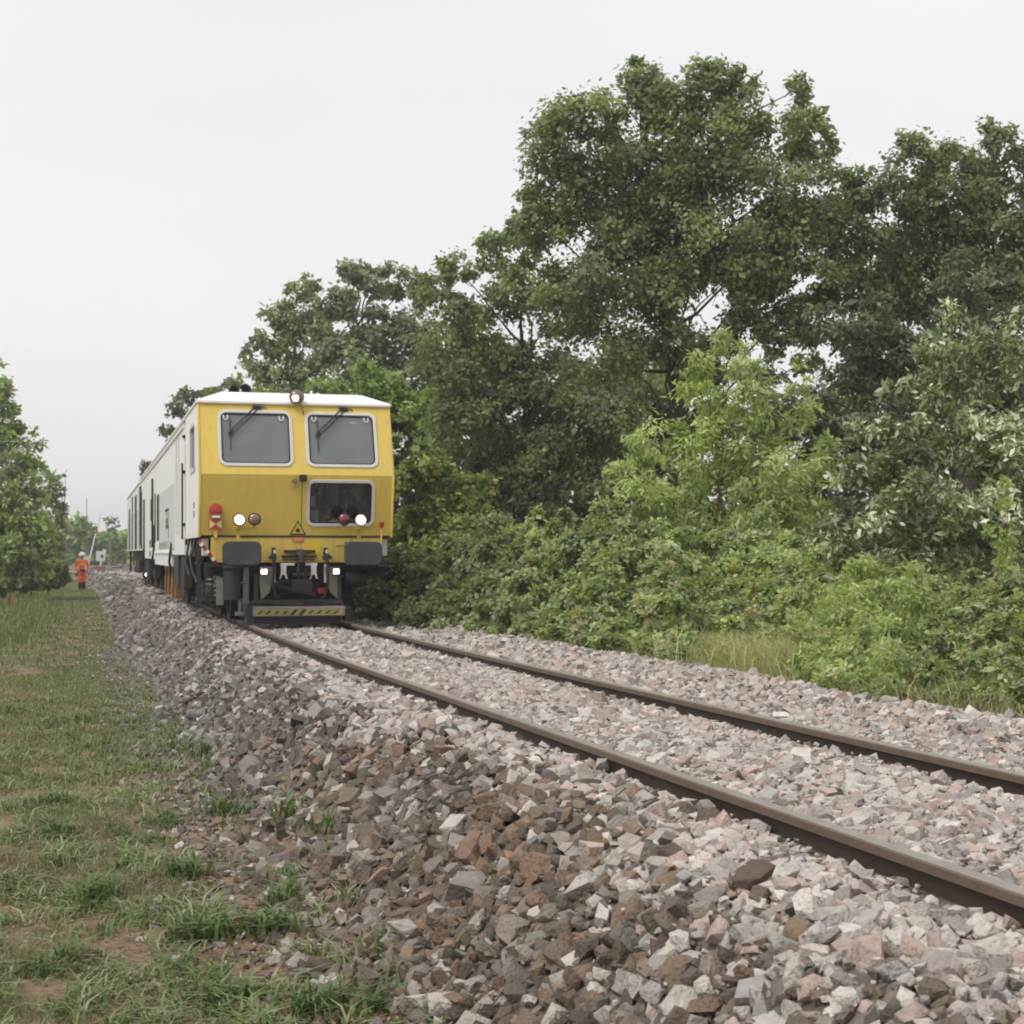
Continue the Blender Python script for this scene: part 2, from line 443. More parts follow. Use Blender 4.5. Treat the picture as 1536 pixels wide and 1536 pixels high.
def hground(u, y):
    h = .025 * vnoise(u, y, 2.2, 3) + .012 * vnoise(u, y, 7, 5) + GR_(y)
    h = h + sstep(5.75, 6.6, u) * (.42 + .04 * vnoise(u, y, 1.3, 1))
    h = np.where((u > 1.5) & (u < 5.7), -.08, h)
    h = h + sstep(88, 104, y) * np.where((u > 1.5) & (u < 5.7), .35, np.where(u > 3, .08, .5))
    return h

def hbed(u, y):
    toe = 1.19 + .10 * vnoise(y * 0, y, .8, 2)
    s = sstep(toe, 2.1, u)
    s = .35 * s + .65 * np.clip((u - toe) / (2.1 - toe), 0, 1)
    h = .628 * s + .03 * vnoise(u, y, 3.0, 8) * (u < 2.2)
    h = h + .03 * np.exp(-((u - 3.54) / .5) ** 2)
    h = h + .11 * np.exp(-((u - 5.45) / .35) ** 2) + .02 * vnoise(u, y, 1.5, 4) * (u > 4.6)
    h = h - .55 * sstep(5.72, 6.3, u)
    return h - .03 + GR_(y)

def sheet(name, us, ys, hf, mtl, kind='structure'):
    U, Y = np.meshgrid(us, ys)
    X = U + E(Y); Z = hf(U, Y)
    V = np.stack([X, Y, Z], -1).reshape(-1, 3)
    nu, ny = len(us), len(ys)
    i = (np.arange(ny - 1)[:, None] * nu + np.arange(nu - 1)[None, :]).ravel()
    Fc = np.stack([i, i + 1, i + nu + 1, i + nu], -1)
    dm = dirt(U.ravel(), Y.ravel()) if name == 'ground' else np.zeros(U.size)
    o = link(name, npmesh(name, V, Fc, np.stack([dm] * 3, -1), smooth=True), mtl)
    o['kind'] = kind
    return o

yy = np.concatenate([np.arange(-6, 3, 1.5), np.arange(3, 26, .12), np.arange(26, 60, .5), np.arange(60, 130, 1.5), np.geomspace(130, 760, 30)])
uu = np.concatenate([-np.geomspace(880, 8, 22), np.arange(-7, -1, .4), np.arange(-1, 1.6, .08), np.arange(1.6, 5.6, .4), np.arange(5.6, 9, .15), np.geomspace(9.2, 600, 28)])
ground = sheet('ground', uu, yy, hground, M['ground'])
bed = sheet('ballast_bed', np.arange(1.0, 6.5, .09), yy[yy < 130], hbed, M['bed'])
tag(bed, kind='structure')

# ------------------------------------------------------------------ stones
def hull(extra, seed, elong=(1, .8, .62)):
    """broken rock: a skewed block with cut corners, large flat facets"""
    r = random.Random(seed); bm = bmesh.new()
    pts = []
    sk = [r.uniform(-.3, .3) for _ in range(3)]
    for sx in (-1, 1):
        for sy in (-1, 1):
            for sz in (-1, 1):
                x, y, z = sx * r.uniform(.45, .8), sy * r.uniform(.45, .85), sz * r.uniform(.4, .85)
                if r.random() < .45:          # a corner knocked off: two points instead of one
                    pts.append(Vector((x * .55 + sk[0] * z, y + sk[1] * z, z)))
                    pts.append(Vector((x + sk[0] * z, y * .6 + sk[1] * z, z * .7)))
                else: pts.append(Vector((x + sk[0] * z, y + sk[1] * z, z + sk[2] * x * .5)))
    for i in range(extra):
        v = Vector((r.gauss(0, 1), r.gauss(0, 1), r.gauss(0, 1))).normalized(); pts.append(v * r.uniform(.8, .98))
    for v in pts: bm.verts.new((v.x * elong[0], v.y * elong[1], v.z * elong[2]))
    bmesh.ops.convex_hull(bm, input=bm.verts)
    bmesh.ops.delete(bm, geom=[v for v in bm.verts if not v.link_faces], context='VERTS')
    bmesh.ops.triangulate(bm, faces=bm.faces)
    bm.verts.index_update()
    V = np.array([v.co[:] for v in bm.verts]); Fc = np.array([[v.index for v in f.verts] for f in bm.faces])
    V -= V.mean(0); V /= np.abs(V).max()
    bm.free(); return V, Fc

def rotmats(n, tilt=1.0):
    q = rng.normal(size=(n, 4)); q /= np.linalg.norm(q, axis=1)[:, None]
    a, b, c, d = q.T
    Rm = np.stack([1 - 2 * (c * c + d * d), 2 * (b * c - a * d), 2 * (b * d + a * c),
                   2 * (b * c + a * d), 1 - 2 * (b * b + d * d), 2 * (c * d - a * b),
                   2 * (b * d - a * c), 2 * (c * d + a * b), 1 - 2 * (b * b + c * c)], -1).reshape(n, 3, 3)
    if tilt < 1:        # lie flatter: mostly spin about z with a small tilt
        az = rng.uniform(0, 2 * PI, n); ax = rng.normal(0, tilt, n); ay = rng.normal(0, tilt, n)
        ca, sa = np.cos(az), np.sin(az); cx, sx = np.cos(ax), np.sin(ax); cy, sy = np.cos(ay), np.sin(ay)
        z0 = np.zeros(n); o1 = np.ones(n)
        Rz = np.stack([ca, -sa, z0, sa, ca, z0, z0, z0, o1], -1).reshape(n, 3, 3)
        Rx = np.stack([o1, z0, z0, z0, cx, -sx, z0, sx, cx], -1).reshape(n, 3, 3)
        Ry = np.stack([cy, z0, sy, z0, o1, z0, -sy, z0, cy], -1).reshape(n, 3, 3)
        Rm = Rx @ Ry @ Rz
    return Rm

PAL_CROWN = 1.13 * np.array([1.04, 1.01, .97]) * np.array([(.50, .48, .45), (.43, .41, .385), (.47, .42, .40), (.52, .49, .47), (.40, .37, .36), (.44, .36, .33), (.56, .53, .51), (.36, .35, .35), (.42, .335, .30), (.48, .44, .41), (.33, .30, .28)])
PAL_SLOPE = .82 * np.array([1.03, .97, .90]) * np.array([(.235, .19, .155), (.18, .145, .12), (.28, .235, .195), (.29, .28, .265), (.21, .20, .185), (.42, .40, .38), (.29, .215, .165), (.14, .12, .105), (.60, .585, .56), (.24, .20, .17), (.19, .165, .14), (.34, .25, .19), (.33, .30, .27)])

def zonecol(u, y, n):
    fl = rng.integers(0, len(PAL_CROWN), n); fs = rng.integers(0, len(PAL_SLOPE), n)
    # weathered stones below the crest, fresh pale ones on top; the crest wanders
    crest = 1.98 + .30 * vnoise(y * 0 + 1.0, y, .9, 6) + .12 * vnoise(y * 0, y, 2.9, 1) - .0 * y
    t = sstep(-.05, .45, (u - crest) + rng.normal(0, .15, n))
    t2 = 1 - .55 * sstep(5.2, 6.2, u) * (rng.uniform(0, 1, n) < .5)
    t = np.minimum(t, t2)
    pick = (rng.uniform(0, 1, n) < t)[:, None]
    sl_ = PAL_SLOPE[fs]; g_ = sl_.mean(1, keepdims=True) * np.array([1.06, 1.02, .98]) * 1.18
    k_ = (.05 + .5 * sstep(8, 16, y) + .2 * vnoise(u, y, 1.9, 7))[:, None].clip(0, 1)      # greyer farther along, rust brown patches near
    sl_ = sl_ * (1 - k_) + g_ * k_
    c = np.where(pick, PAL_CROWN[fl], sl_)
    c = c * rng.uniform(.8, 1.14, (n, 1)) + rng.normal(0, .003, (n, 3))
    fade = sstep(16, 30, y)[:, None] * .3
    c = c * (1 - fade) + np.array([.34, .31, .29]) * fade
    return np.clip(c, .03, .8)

def visible(u, y, z, m=60):
    X = u + E(y); Zc = X * math.sin(TH) + y * math.cos(TH)
    px = 768 + F * (X * math.cos(TH) - y * math.sin(TH)) / Zc; py = 830 - F * (z - CAMZ) / Zc
    return (px > -m) & (px < 1536 + m) & (py < 1536 + 2 * m), Zc

def scatter(y0, y1, u0, u1, sp, smin, smax, lift=0.0, keep=1.0):
    us = np.arange(u0, u1, sp); ys = np.arange(y0, y1, sp)
    U, Y = np.meshgrid(us, ys); U = U.ravel() + rng.uniform(-.6, .6, U.size) * sp; Y = Y.ravel() + rng.uniform(-.6, .6, Y.size) * sp
    k = rng.uniform(0, 1, U.size) < keep; U, Y = U[k], Y[k]
    Z = hbed(U, Y)
    v, _ = visible(U, Y, Z); v &= (np.abs(U - 2.79) > .058) & (np.abs(U - 4.29) > .058) & (U > 1.0) & (U < 6.3)
    U, Y, Z = U[v], Y[v], Z[v]
    s = rng.uniform(smin, smax, len(U)) * np.where(rng.uniform(0, 1, len(U)) < .12, 1.35, 1.0)
    big = 1 + .30 * (1 - sstep(1.7, 2.5, U))           # coarser stones on the shoulder
    s = s * big * np.exp(np.clip(rng.normal(-.06, .2, len(s)), -.6, .17))
    near = (np.abs(U - 2.79) < .14) | (np.abs(U - 4.29) < .14)
    s = np.where(near, s * .8, s) * np.where((U > 2.2), 1.06, .92)
    Z = Z + lift + rng.uniform(-.25, .35, len(U)) * s
    return U, Y, Z, s

sets = [scatter(2.6, 16, 1.0, 6.4, .053, .024, .044), scatter(2.6, 13, 1.0, 2.9, .088, .028, .054, .022, .8),
        scatter(2.8, 16, 2.9, 6.4, .10, .024, .046, .012, .7),
        scatter(16, 27, 1.0, 6.4, .068, .028, .050), scatter(27, 48, 1.0, 6.4, .115, .045, .065), scatter(48, 100, 1.0, 6.4, .24, .07, .11)]
U = np.concatenate([s[0] for s in sets]); Y = np.concatenate([s[1] for s in sets]); Zz = np.concatenate([s[2] for s in sets]); S = np.concatenate([s[3] for s in sets])
k = 9000
cu = rng.uniform(1.1, 6.2, k); cy = rng.uniform(2.8, 10, k); cz_ = hbed(cu, cy); cv, _ = visible(cu, cy, cz_); cv &= (np.abs(cu - 2.79) > .045) & (np.abs(cu - 4.29) > .045)
U = np.concatenate([U, cu[cv]]); Y = np.concatenate([Y, cy[cv]]); Zz = np.concatenate([Zz, cz_[cv] + rng.uniform(.004, .03, cv.sum())]); S = np.concatenate([S, rng.uniform(.008, .017, cv.sum())])
# a few stones spilled on to the grass, thinning away from the toe
k = 5200
su = 1.1 - np.abs(rng.normal(0, .28, k)); sy = rng.uniform(4.5, 30, k) ** 1.0
zz = hground(su, sy) + .005
vv, _ = visible(su, sy, zz)
U = np.concatenate([U, su[vv]]); Y = np.concatenate([Y, sy[vv]]); Zz = np.concatenate([Zz, zz[vv]]); S = np.concatenate([S, rng.uniform(.08, .195, vv.sum()) ** 2])
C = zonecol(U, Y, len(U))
_, Zc = visible(U, Y, Zz)
px_ = 768 + F * ((U + E(Y)) * math.cos(TH) - Y * math.sin(TH)) / Zc; py_ = 830 - F * (Zz - CAMZ) / Zc
inside = (px_ > 5) & (px_ < 1530) & (py_ < 1530) & (U > 1.0)
top = hbed(U, Y) + .0
score = np.where(inside & (Zz > top - .004), S / Zc, 0)
idx = np.argsort(-score)[:300]
single = np.zeros(len(U), bool); single[idx] = True
hi = [hull(8, 100 + i, (1, random.uniform(.62, .9), random.uniform(.45, .72))) for i in range(14)]
def block(seed):
    r = random.Random(seed); q = [r.uniform(-.35, .35) for _ in range(3)]; k = (1, r.uniform(.6, .95), r.uniform(.45, .8))
    V = np.array([[(sx * r.uniform(.55, 1) + q[0] * sz) * k[0], (sy * r.uniform(.55, 1) + q[1] * sx) * k[1], (sz * r.uniform(.5, 1) + q[2] * sy) * k[2]] for sz in (-1, 1) for sx, sy in ((-1, -1), (1, -1), (1, 1), (-1, 1))])
    V /= np.abs(V).max()
    Q = [(3, 2, 1, 0), (4, 5, 6, 7), (0, 1, 5, 4), (1, 2, 6, 5), (2, 3, 7, 6), (3, 0, 4, 7)]
    Fc = []
    for a, b_, c, d in Q: Fc += [(a, b_, c), (a, c, d)] if r.random() < .5 else [(a, b_, d), (b_, c, d)]
    return V, np.array(Fc)
far_t = [block(500 + i) for i in range(24)]
lo = [hull(1, 300 + i, (1, random.uniform(.6, .9), random.uniform(.4, .72))) for i in range(24)]
RM = np.where(((U > 2.3) & (U < 5.2))[:, None, None], rotmats(len(U), .38), rotmats(len(U), .6))
Vs, Fs, Cs = [], [], []; base = 0
tid = rng.integers(0, len(lo), len(U)); nlo = len(lo); lo = lo + far_t; tid = np.where((Y > 10.5) | ((Y > 7) & (rng.uniform(0, 1, len(Y)) < .35)), tid + nlo, tid)
for t_, (TV, TF) in enumerate(lo):
    ii = np.where((tid == t_) & ~single)[0]
    if not len(ii): continue
    W = np.einsum('nij,vj->nvi', RM[ii], TV) * S[ii][:, None, None]
    W[:, :, 0] += (U[ii] + E(Y[ii]))[:, None]; W[:, :, 1] += Y[ii][:, None]; W[:, :, 2] += Zz[ii][:, None]
    nv = len(TV)
    Vs.append(W.reshape(-1, 3)); Cs.append(np.repeat(C[ii], nv, 0))
    Fs.append((TF[None] + (np.arange(len(ii)) * nv)[:, None, None] + base).reshape(-1, 3)); base += nv * len(ii)
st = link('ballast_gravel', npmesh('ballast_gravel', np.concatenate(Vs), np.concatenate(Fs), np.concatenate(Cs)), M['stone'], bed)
st['kind'] = 'stuff'
print('stones', len(U), 'tris', sum(len(f) for f in Fs))
himesh = []
for i, (TV, TF) in enumerate(hi):
    me = npmesh('ballast_stone', TV, TF); me.materials.append(M['stoneobj']); himesh.append(me)
for j, i in enumerate(idx):
    o = bpy.data.objects.new('ballast_stone', himesh[j % len(himesh)]); col.objects.link(o); o.parent = bed
    o.matrix_local = Matrix.Translation((U[i] + E(Y[i]), Y[i], Zz[i])) @ Matrix(RM[i].tolist()).to_4x4() @ Matrix.Scale(S[i] * .96, 4)
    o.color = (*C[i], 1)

# ------------------------------------------------------------------ rails
def rail(u0, label):
    h = .172
    pr = [(-.07, 0), (.07, 0), (.07, .011), (.02, .024), (.0085, .036), (.0085, .125), (.034, .135), (.036, .166), (.030, .172), (-.030, .172), (-.036, .166), (-.034, .135), (-.0085, .125), (-.0085, .036), (-.02, .024), (-.07, .011)]
    ys = np.concatenate([np.arange(-2, 30, 1.0), np.arange(30, 140, 1.5)])
    x0 = u0 + E(ys)
    V = np.array([[(x + a, y, RAILZ + float(GR_(y)) - h + b) for a, b in pr] for x, y in zip(x0, ys)]).reshape(-1, 3)
    n = len(pr); Fc = []; mi = []
    for j in range(len(ys) - 1):
        for i in range(n):
            Fc.append((j * n + i, j * n + (i + 1) % n, (j + 1) * n + (i + 1) % n, (j + 1) * n + i)); mi.append(1 if i in (8,) else 2 if i in (6, 7, 9, 10) else 0)
    me = npmesh('rail', V, np.array(Fc))
    me.materials.append(M['rail']); me.materials.append(M['railtop']); me.materials.append(M['railside'])
    me.polygons.foreach_set('material_index', mi)
    o = bpy.data.objects.new('rail', me); col.objects.link(o)
    return tag(o, label, 'rail', 'rails of the track')
rail(2.79, 'rusty brown steel rail nearer the grass verge and worker')
rail(4.29, 'rusty brown steel rail farther from the verge, nearer the bramble bank')
# ------------------------------------------------------------------ train
def hole_cell(mb, outer, hole, r, mp_, k=8):
    """flat panel cell with a rounded hole; mp_ maps (u, v) to 3-D"""
    ox0, ox1, oz0, oz1 = outer; x0, x1, z0, z1 = hole
    H = rrect(x0, x1, z0, z1, r, k)
    O = []
    cor = [(ox1, oz0, 'b'), (ox1, oz1, 'r'), (ox0, oz1, 't'), (ox0, oz0, 'l')]
    feet = [((x1 - r, oz0), (ox1, z0 + r)), ((ox1, z1 - r), (x1 - r, oz1)), ((x0 + r, oz1), (ox0, z1 - r)), ((ox0, z0 + r), (x0 + r, oz0))]
    for c in range(4):
        a, b = feet[c]; cc = cor[c][:2]
        for i in range(k + 1):
            t = i / k
            if t <= .5: q = (a[0] + (cc[0] - a[0]) * t * 2, a[1] + (cc[1] - a[1]) * t * 2)
            else: q = (cc[0] + (b[0] - cc[0]) * (t - .5) * 2, cc[1] + (b[1] - cc[1]) * (t - .5) * 2)
            O.append(q)
    n = len(H)
    mb.add([mp_(*p) for p in H] + [mp_(*p) for p in O], [(i, (i + 1) % n, n + (i + 1) % n, n + i) for i in range(n)])

def ring(mb, outer, inner, mp_, off0, off1):
    """extruded ring between two outlines of equal length; mp_(u,v,offset)"""
    n = len(outer)
    vs = [mp_(u, v, off0) for u, v in outer] + [mp_(u, v, off1) for u, v in outer] + [mp_(u, v, off1) for u, v in inner] + [mp_(u, v, off0) for u, v in inner]
    fs = []
    for i in range(n):
        j = (i + 1) % n
        for a in range(4):
            b = (a + 1) % 4
            fs.append((a * n + i, a * n + j, b * n + j, b * n + i))
    mb.add(vs, fs)

def lamp(parent, x, y, z, r, lens, name, depth=.12, lmat=None):
    """round lamp: housing behind, rim and lens facing forward (-y)"""
    b = MB(); b.lathe([(r * .45, depth), (r * .85, depth * .6), (r, .02), (r * 1.06, 0), (r * 1.06, -.02), (r * .93, -.022)], (x, y, z), 'y', 22)
    o = b.build(name, M['under'] if lens != M['lens'] else M['under2'], parent, smooth=True)
    l = MB(); l.lathe([(r * .92, -.015), (r * .8, -.032), (r * .45, -.048), (r * .05, -.052)], (x, y, z), 'y', 22)
    l.build('lens', lens, o, smooth=True)
    if lens == M['lamp']:
        l = MB(); l.lathe([(r * .55, -.05), (r * .3, -.062), (r * .05, -.066)], (x + .01, y, z - .005), 'y', 18); l.build('bulb', M['filament'], o, smooth=True)
    return o

def wheelset(parent, y, R_=.42):
    for sx in (-1, 1):
        b = MB(); prof = [(.06, -.09), (.10, -.085), (.13, -.03), (R_ - .1, -.03), (R_ - .07, -.065), (R_ - .005, -.065), (R_, .055), (R_ + .03, .065), (R_ + .028, .09), (R_ - .07, .09), (R_ - .1, .03), (.12, .03), (.09, .1)]
        prof = [(r_, -h * sx * -1 if sx < 0 else -h) for r_, h in prof]
        b.lathe(prof, (sx * .75, y, R_), 'x', 28)
        b.build('wheel', M['under2'], parent, smooth=True)
    b = MB(); b.cyl((-.72, y, R_), (.72, y, R_), .075, n=12); b.build('axle', M['under'], parent, smooth=True)

def bogie(parent, y0, gap=1.8):
    for yy_ in (y0 - gap / 2, y0 + gap / 2): wheelset(parent, yy_)
    b = MB()
    for sx in (-1, 1):
        x = sx * 1.02
        b.prism([(y0 - gap / 2 - .45, .50), (y0 - gap / 2 - .40, .68), (y0 - .5, .66), (y0 - .35, .52), (y0 + .35, .52), (y0 + .5, .66), (y0 + gap / 2 + .40, .68), (y0 + gap / 2 + .45, .50), (y0 + .6, .44), (y0 + .3, .34), (y0 - .3, .34), (y0 - .6, .44)], 'x', x - .06, x + .06)
    b.bx(-1.0, 1.0, y0 - .22, y0 + .22, .42, .72)
    b.build('bogie_frame', M['under'], parent, bevel=.01)
    for sx in (-1, 1):
        for yy_ in (y0 - gap / 2, y0 + gap / 2):
            b = MB(); b.box((sx * 1.05, yy_, .42), (.2, .3, .26)); b.cyl((sx * 1.12, yy_, .42), (sx * 1.2, yy_, .42), .1, n=14)
            b.build('axle_box', M['under2'], parent, bevel=.015)
        b = MB()
        for q in (-.33, .33):
            pts = [(sx * 1.03 + .075 * math.cos(t * .7), y0 + q + .075 * math.sin(t * .7), .5 + t * .0085) for t in range(0, 46)]
            b.tube(pts, .017, 6)
        b.build('coil_spring', M['steel'], parent, smooth=True)

Y0 = 23.8
e0 = float(E(Y0))
TR = empty('rail_maintenance_machine', (3.54 + e0 - .045, Y0, RAILZ), -math.atan(.0236))
tag(TR, 'yellow fronted white rail maintenance machine with lit headlamps standing on the track', 'rail machine')
HW = 1.44
ZR, ZT, ZB = 2.225, 3.30, 1.33
YT, YB = .40, .16
def up_(x, z, off=0):         # upper windscreen panel, leaning back
    t = (z - ZR) / (ZT - ZR); nrm = Vector((0, -(ZT - ZR), YT)).normalized()
    return (x, YT * t + nrm.y * off, z + nrm.z * off)
def lo_(x, z, off=0):         # lower panel, tucked under
    t = (ZR - z) / (ZR - ZB); nrm = Vector((0, -(ZR - ZB), -YB)).normalized()
    return (x, YB * t + nrm.y * off, z + nrm.z * off)
W1 = (-1.13, -.09, 2.38, 3.17); W2 = (.17, 1.19, 2.38, 3.165); W3 = (.17, 1.13, 1.50, 2.13)
b = MB()
hole_cell(b, (-HW, .04, ZR, ZT), W1, .09, up_); hole_cell(b, (.04, HW, ZR, ZT), W2, .09, up_)
o = b.build('upper_front_panel', M['yellow'], TR); s_ = o.modifiers.new('solid', 'SOLIDIFY'); s_.thickness = .016; s_.offset = 0
b = MB()
b.add([lo_(-HW, ZB), lo_(.02, ZB), lo_(.02, ZR), lo_(-HW, ZR)], [(0, 1, 2, 3)])
hole_cell(b, (.02, HW, ZB, ZR), W3, .08, lo_)
o = b.build('lower_front_panel', M['yellow'], TR); s_ = o.modifiers.new('solid', 'SOLIDIFY'); s_.thickness = .016; s_.offset = 0
for (W, f, gm, nm) in ((W1, up_, M['glass_up'], 'windscreen'), (W2, up_, M['glass_up'], 'windscreen'), (W3, lo_, M['glass_low'], 'lower_window')):
    x0, x1, z0, z1 = W; r = .09 if f is up_ else .08
    b = MB(); ring(b, rrect(x0 - .035, x1 + .035, z0 - .035, z1 + .035, r + .035), rrect(x0 + .012, x1 - .012, z0 + .012, z1 - .012, r - .01), f, -.02, .026)
    fo = b.build('window_frame', M['frame'], TR, bevel=.006)
    b = MB(); ring(b, rrect(x0 + .006, x1 - .006, z0 + .006, z1 - .006, r), rrect(x0 + .032, x1 - .032, z0 + .032, z1 - .032, r - .02), f, -.02, .016)
    b.build('rubber_seal', M['black'], fo)
    b = MB(); b.add([f(u, v, -.002) for u, v in rrect(x0 + .01, x1 - .01, z0 + .01, z1 - .01, r - .005)], [tuple(range(36))])
    b.build('pane', gm, fo)
# sides of the cab with a window hole
for sx in (-1, 1):
    b = MB(); X = sx * HW
    def sd_(y, z, off=0): return (X + off * sx, y, z)
    b.add([(X, 0, ZR), (X, YT, ZT), (X, .72, ZT), (X, .72, ZR)], [(0, 1, 2, 3)])
    b.add([(X, 0, ZR), (X, .72, ZR), (X, .72, ZB - .03), (X, YB, ZB - .03)], [(0, 1, 2, 3)])
    hole_cell(b, (.72, 3.3, ZR, ZT), (.86, 1.95, 2.34, 3.04), .07, sd_)
    b.add([(X, .72, ZR), (X, 3.3, ZR), (X, 3.3, ZB - .03), (X, .72, ZB - .03)], [(0, 1, 2, 3)])
    o = b.build('cab_side', M['white'], TR); s_ = o.modifiers.new('solid', 'SOLIDIFY'); s_.thickness = .03; s_.offset = 0
    b = MB(); ring(b, rrect(.83, 1.98, 2.31, 3.07, .1), rrect(.89, 1.92, 2.37, 3.01, .05), sd_, -.01, .03)
    fo = b.build('window_frame', M['frame'], TR)
    b = MB(); b.add([sd_(u, v, -.004) for u, v in rrect(.86, 1.95, 2.34, 3.04, .07)], [tuple(range(36))]); b.build('pane', M['glass_side'], fo)
    if sx < 0:
        for zc in (1.80, 1.66):
            b = MB(); b.bx(-HW - .016, -HW - .003, 1.0, 1.24, zc - .05, zc + .05); b.build('side_vent', M['black'], TR)
        b = MB()
        for (ya, za, w_, h_) in ((.9, 1.5, .5, .05), (1.1, 1.43, .22, .09), (.62, 1.42, .18, .07), (.42, 1.70, .05, .2)):
            b.bx(-HW - .014, -HW - .003, ya, ya + w_, za, za + h_)
        b.build('side_marking', M['under2'], TR)
# corner posts along the front edges
b = MB()
for sx in (-1, 1):
    b.tube([(sx * HW, YB, ZB - .02), (sx * HW, 0, ZR), (sx * HW, YT, ZT)], .022, 10)
b.build('corner_trim', M['yellow'], TR, smooth=True)
# floor, back wall of the cab, interior
b = MB(); b.bx(-HW + .03, HW - .03, .2, 3.25, ZB - .04, ZB + .03); b.build('cab_floor', M['under'], TR)
b = MB(); b.bx(-HW + .04, HW - .04, 3.1, 3.25, ZB + .04, ZT - .03); b.build('cab_back_wall', M['interior'], TR)
b = MB(); b.bx(-HW + .06, .0, .45, .95, 2.05, 2.30); b.bx(-HW + .06, -.2, 2.2, 3.0, 1.4, 3.0); b.bx(-.05, .05, 2.0, 3.0, 1.4, 3.1)
b.build('control_desk', M['interior'], TR, bevel=.02)
b = MB(); b.bx(-.30, -.12, .62, 1.6, 2.32, 3.22); b.bx(1.18, 1.36, .5, .9, 2.3, 2.78); b.bx(-1.05, -.35, .55, .8, 2.31, 2.42)
b.build('pale_cab_lining', M['interiorpale'], TR, bevel=.02)
b = MB(); b.bx(.20, .30, .3, .4, 1.78, 1.93); b.bx(.20, .34, .3, .42, 1.52, 1.72); b.bx(.52, .78, .3, .5, 1.5, 1.57)
b.build('instrument_box', M['interiorpale'], TR)
b = MB(); b.box((.62, 1.25, 1.72), (.5, .5, .12)); b.box((.62, 1.52, 2.1), (.48, .12, .75), (R(-8), 0, 0)); b.cyl((.62, 1.25, 1.35), (.62, 1.25, 1.7), .07)
b.build('driver_seat', M['seat'], TR, bevel=.03)
b = MB(); b.tube([(.78, .9, 1.5), (.98, .8, 1.75), (1.1, .7, 1.95)], .012); b.build('lever', M['steel'], TR)

# roof of the cab and of the machine
def roof(name, parent, y0, y1, front=.34, m=None):
    zr0, zr1, ins = ZT + .002, ZT + .215, .40
    a = HW + .035
    b = MB()
    vs = [(-a, y0 - .05, zr0), (a, y0 - .05, zr0), (a, y0 - .05, zr0 + .045), (-a, y0 - .05, zr0 + .045), (-a, y1, zr0), (a, y1, zr0), (a, y1, zr0 + .045), (-a, y1, zr0 + .045),
          (-a + ins, y0 + front, zr1), (a - ins, y0 + front, zr1), (a - ins, y1, zr1), (-a + ins, y1, zr1)]
    fs = [(0, 1, 2, 3), (0, 3, 7, 4), (1, 5, 6, 2), (3, 2, 9, 8), (3, 8, 11, 7), (2, 6, 10, 9), (8, 9, 10, 11), (4, 7, 11, 10, 6, 5), (0, 4, 5, 1)]
    b.add(vs, fs)
    return b.build(name, m or M['roofwhite'], parent, bevel=.012)
roof('cab_roof', TR, YT, 3.35)
roof('machine_roof', TR, 3.75, 27.4, .02)
b = MB(); b.bx(-HW + .14, HW - .14, 3.3, 3.9, 1.0, ZT + .02); b.build('entry_gap_fill', M['under'], TR)  # gap behind the cab: block coloured near black in place of its shade
b = MB()
for zc in (3.05, 2.45, 1.55): b.box((-HW + .02, 3.92, zc), (.1, .1, .05))
b.tube([(-HW + .01, 3.5, 1.2), (-HW + .01, 3.5, 2.9)], .018); b.tube([(-HW - .03, 3.98, 1.3), (-HW - .03, 3.98, 2.6)], .016)
b.build('grab_rail', M['under'], TR)
# machine body: ribbed white enclosure with panels, painted dark slots and skirts
b = MB()
b.bx(-HW, HW, 3.9, 27.2, 1.30, ZT)
b.build('machine_body', M['white'], TR, bevel=.015)
def side_piece(name, m, y0, y1, z0, z1, prot=.02, bv=.006, parent=TR, label=None):
    b = MB(); b.bx(-HW - prot, -HW + .12, y0, y1, z0, z1); o = b.build(name, m, parent, bevel=bv)
    if label: o['label'] = label
    return o
side_piece('side_skirt', M['white'], 3.95, 7.9, 1.03, 1.31, .0)
side_piece('side_skirt', M['white'], 7.9, 15.6, .80, 1.31, .012)
side_piece('side_skirt', M['white'], 16.2, 22.6, .92, 1.31, .005)
b = MB(); b.bx(-HW - .035, -HW - .002, 7.8, 15.7, 1.055, 1.09); b.bx(-HW - .03, -HW - .002, 4.0, 27.1, 3.20, 3.24)
b.build('side_rib', M['white'], TR)
for ya in (7.0, 8.6, 10.2, 11.8): side_piece('service_panel', M['greypanel'], ya, ya + 1.54, 1.14, 2.40, .012)
for ya, yb, za, zb in ((13.6, 14.7, 1.35, 2.42), (15.4, 16.0, 1.2, 2.5), (17.8, 18.6, 1.9, 2.45), (15.5, 16.9, 1.15, 1.75), (18.4, 19.2, 1.2, 1.4), (18.5, 19.3, .98, 1.12), (16.9, 17.6, 1.5, 1.85), (22.8, 24.0, 1.2, 2.6), (25.6, 26.9, 1.3, 3.1)):
    side_piece('painted_dark_opening', M['under'], ya, yb, za, zb, .008, 0)  # dark plates on the solid body; the openings' shade is their colour
for ya in (5.4, 6.2): 
    b = MB(); b.bx(-HW - .02, -HW - .002, ya, ya + .03, 1.4, 3.2); b.build('panel_seam', M['greypanel'], TR)
b = MB()
for k_ in range(5): b.bx(-HW - .018, -HW - .013, 9.1 + k_ * .24, 9.22 + k_ * .24, 1.55 + .04 * (k_ % 2), 1.62 + .16 * (k_ % 3))
b.bx(-HW - .018, -HW - .013, 8.95, 9.02, 1.35, 1.9); b.bx(-HW - .018, -HW - .013, 8.95, 10.4, 1.92, 1.97)
b.build('faded_lettering', M['under2'], TR, split=False)
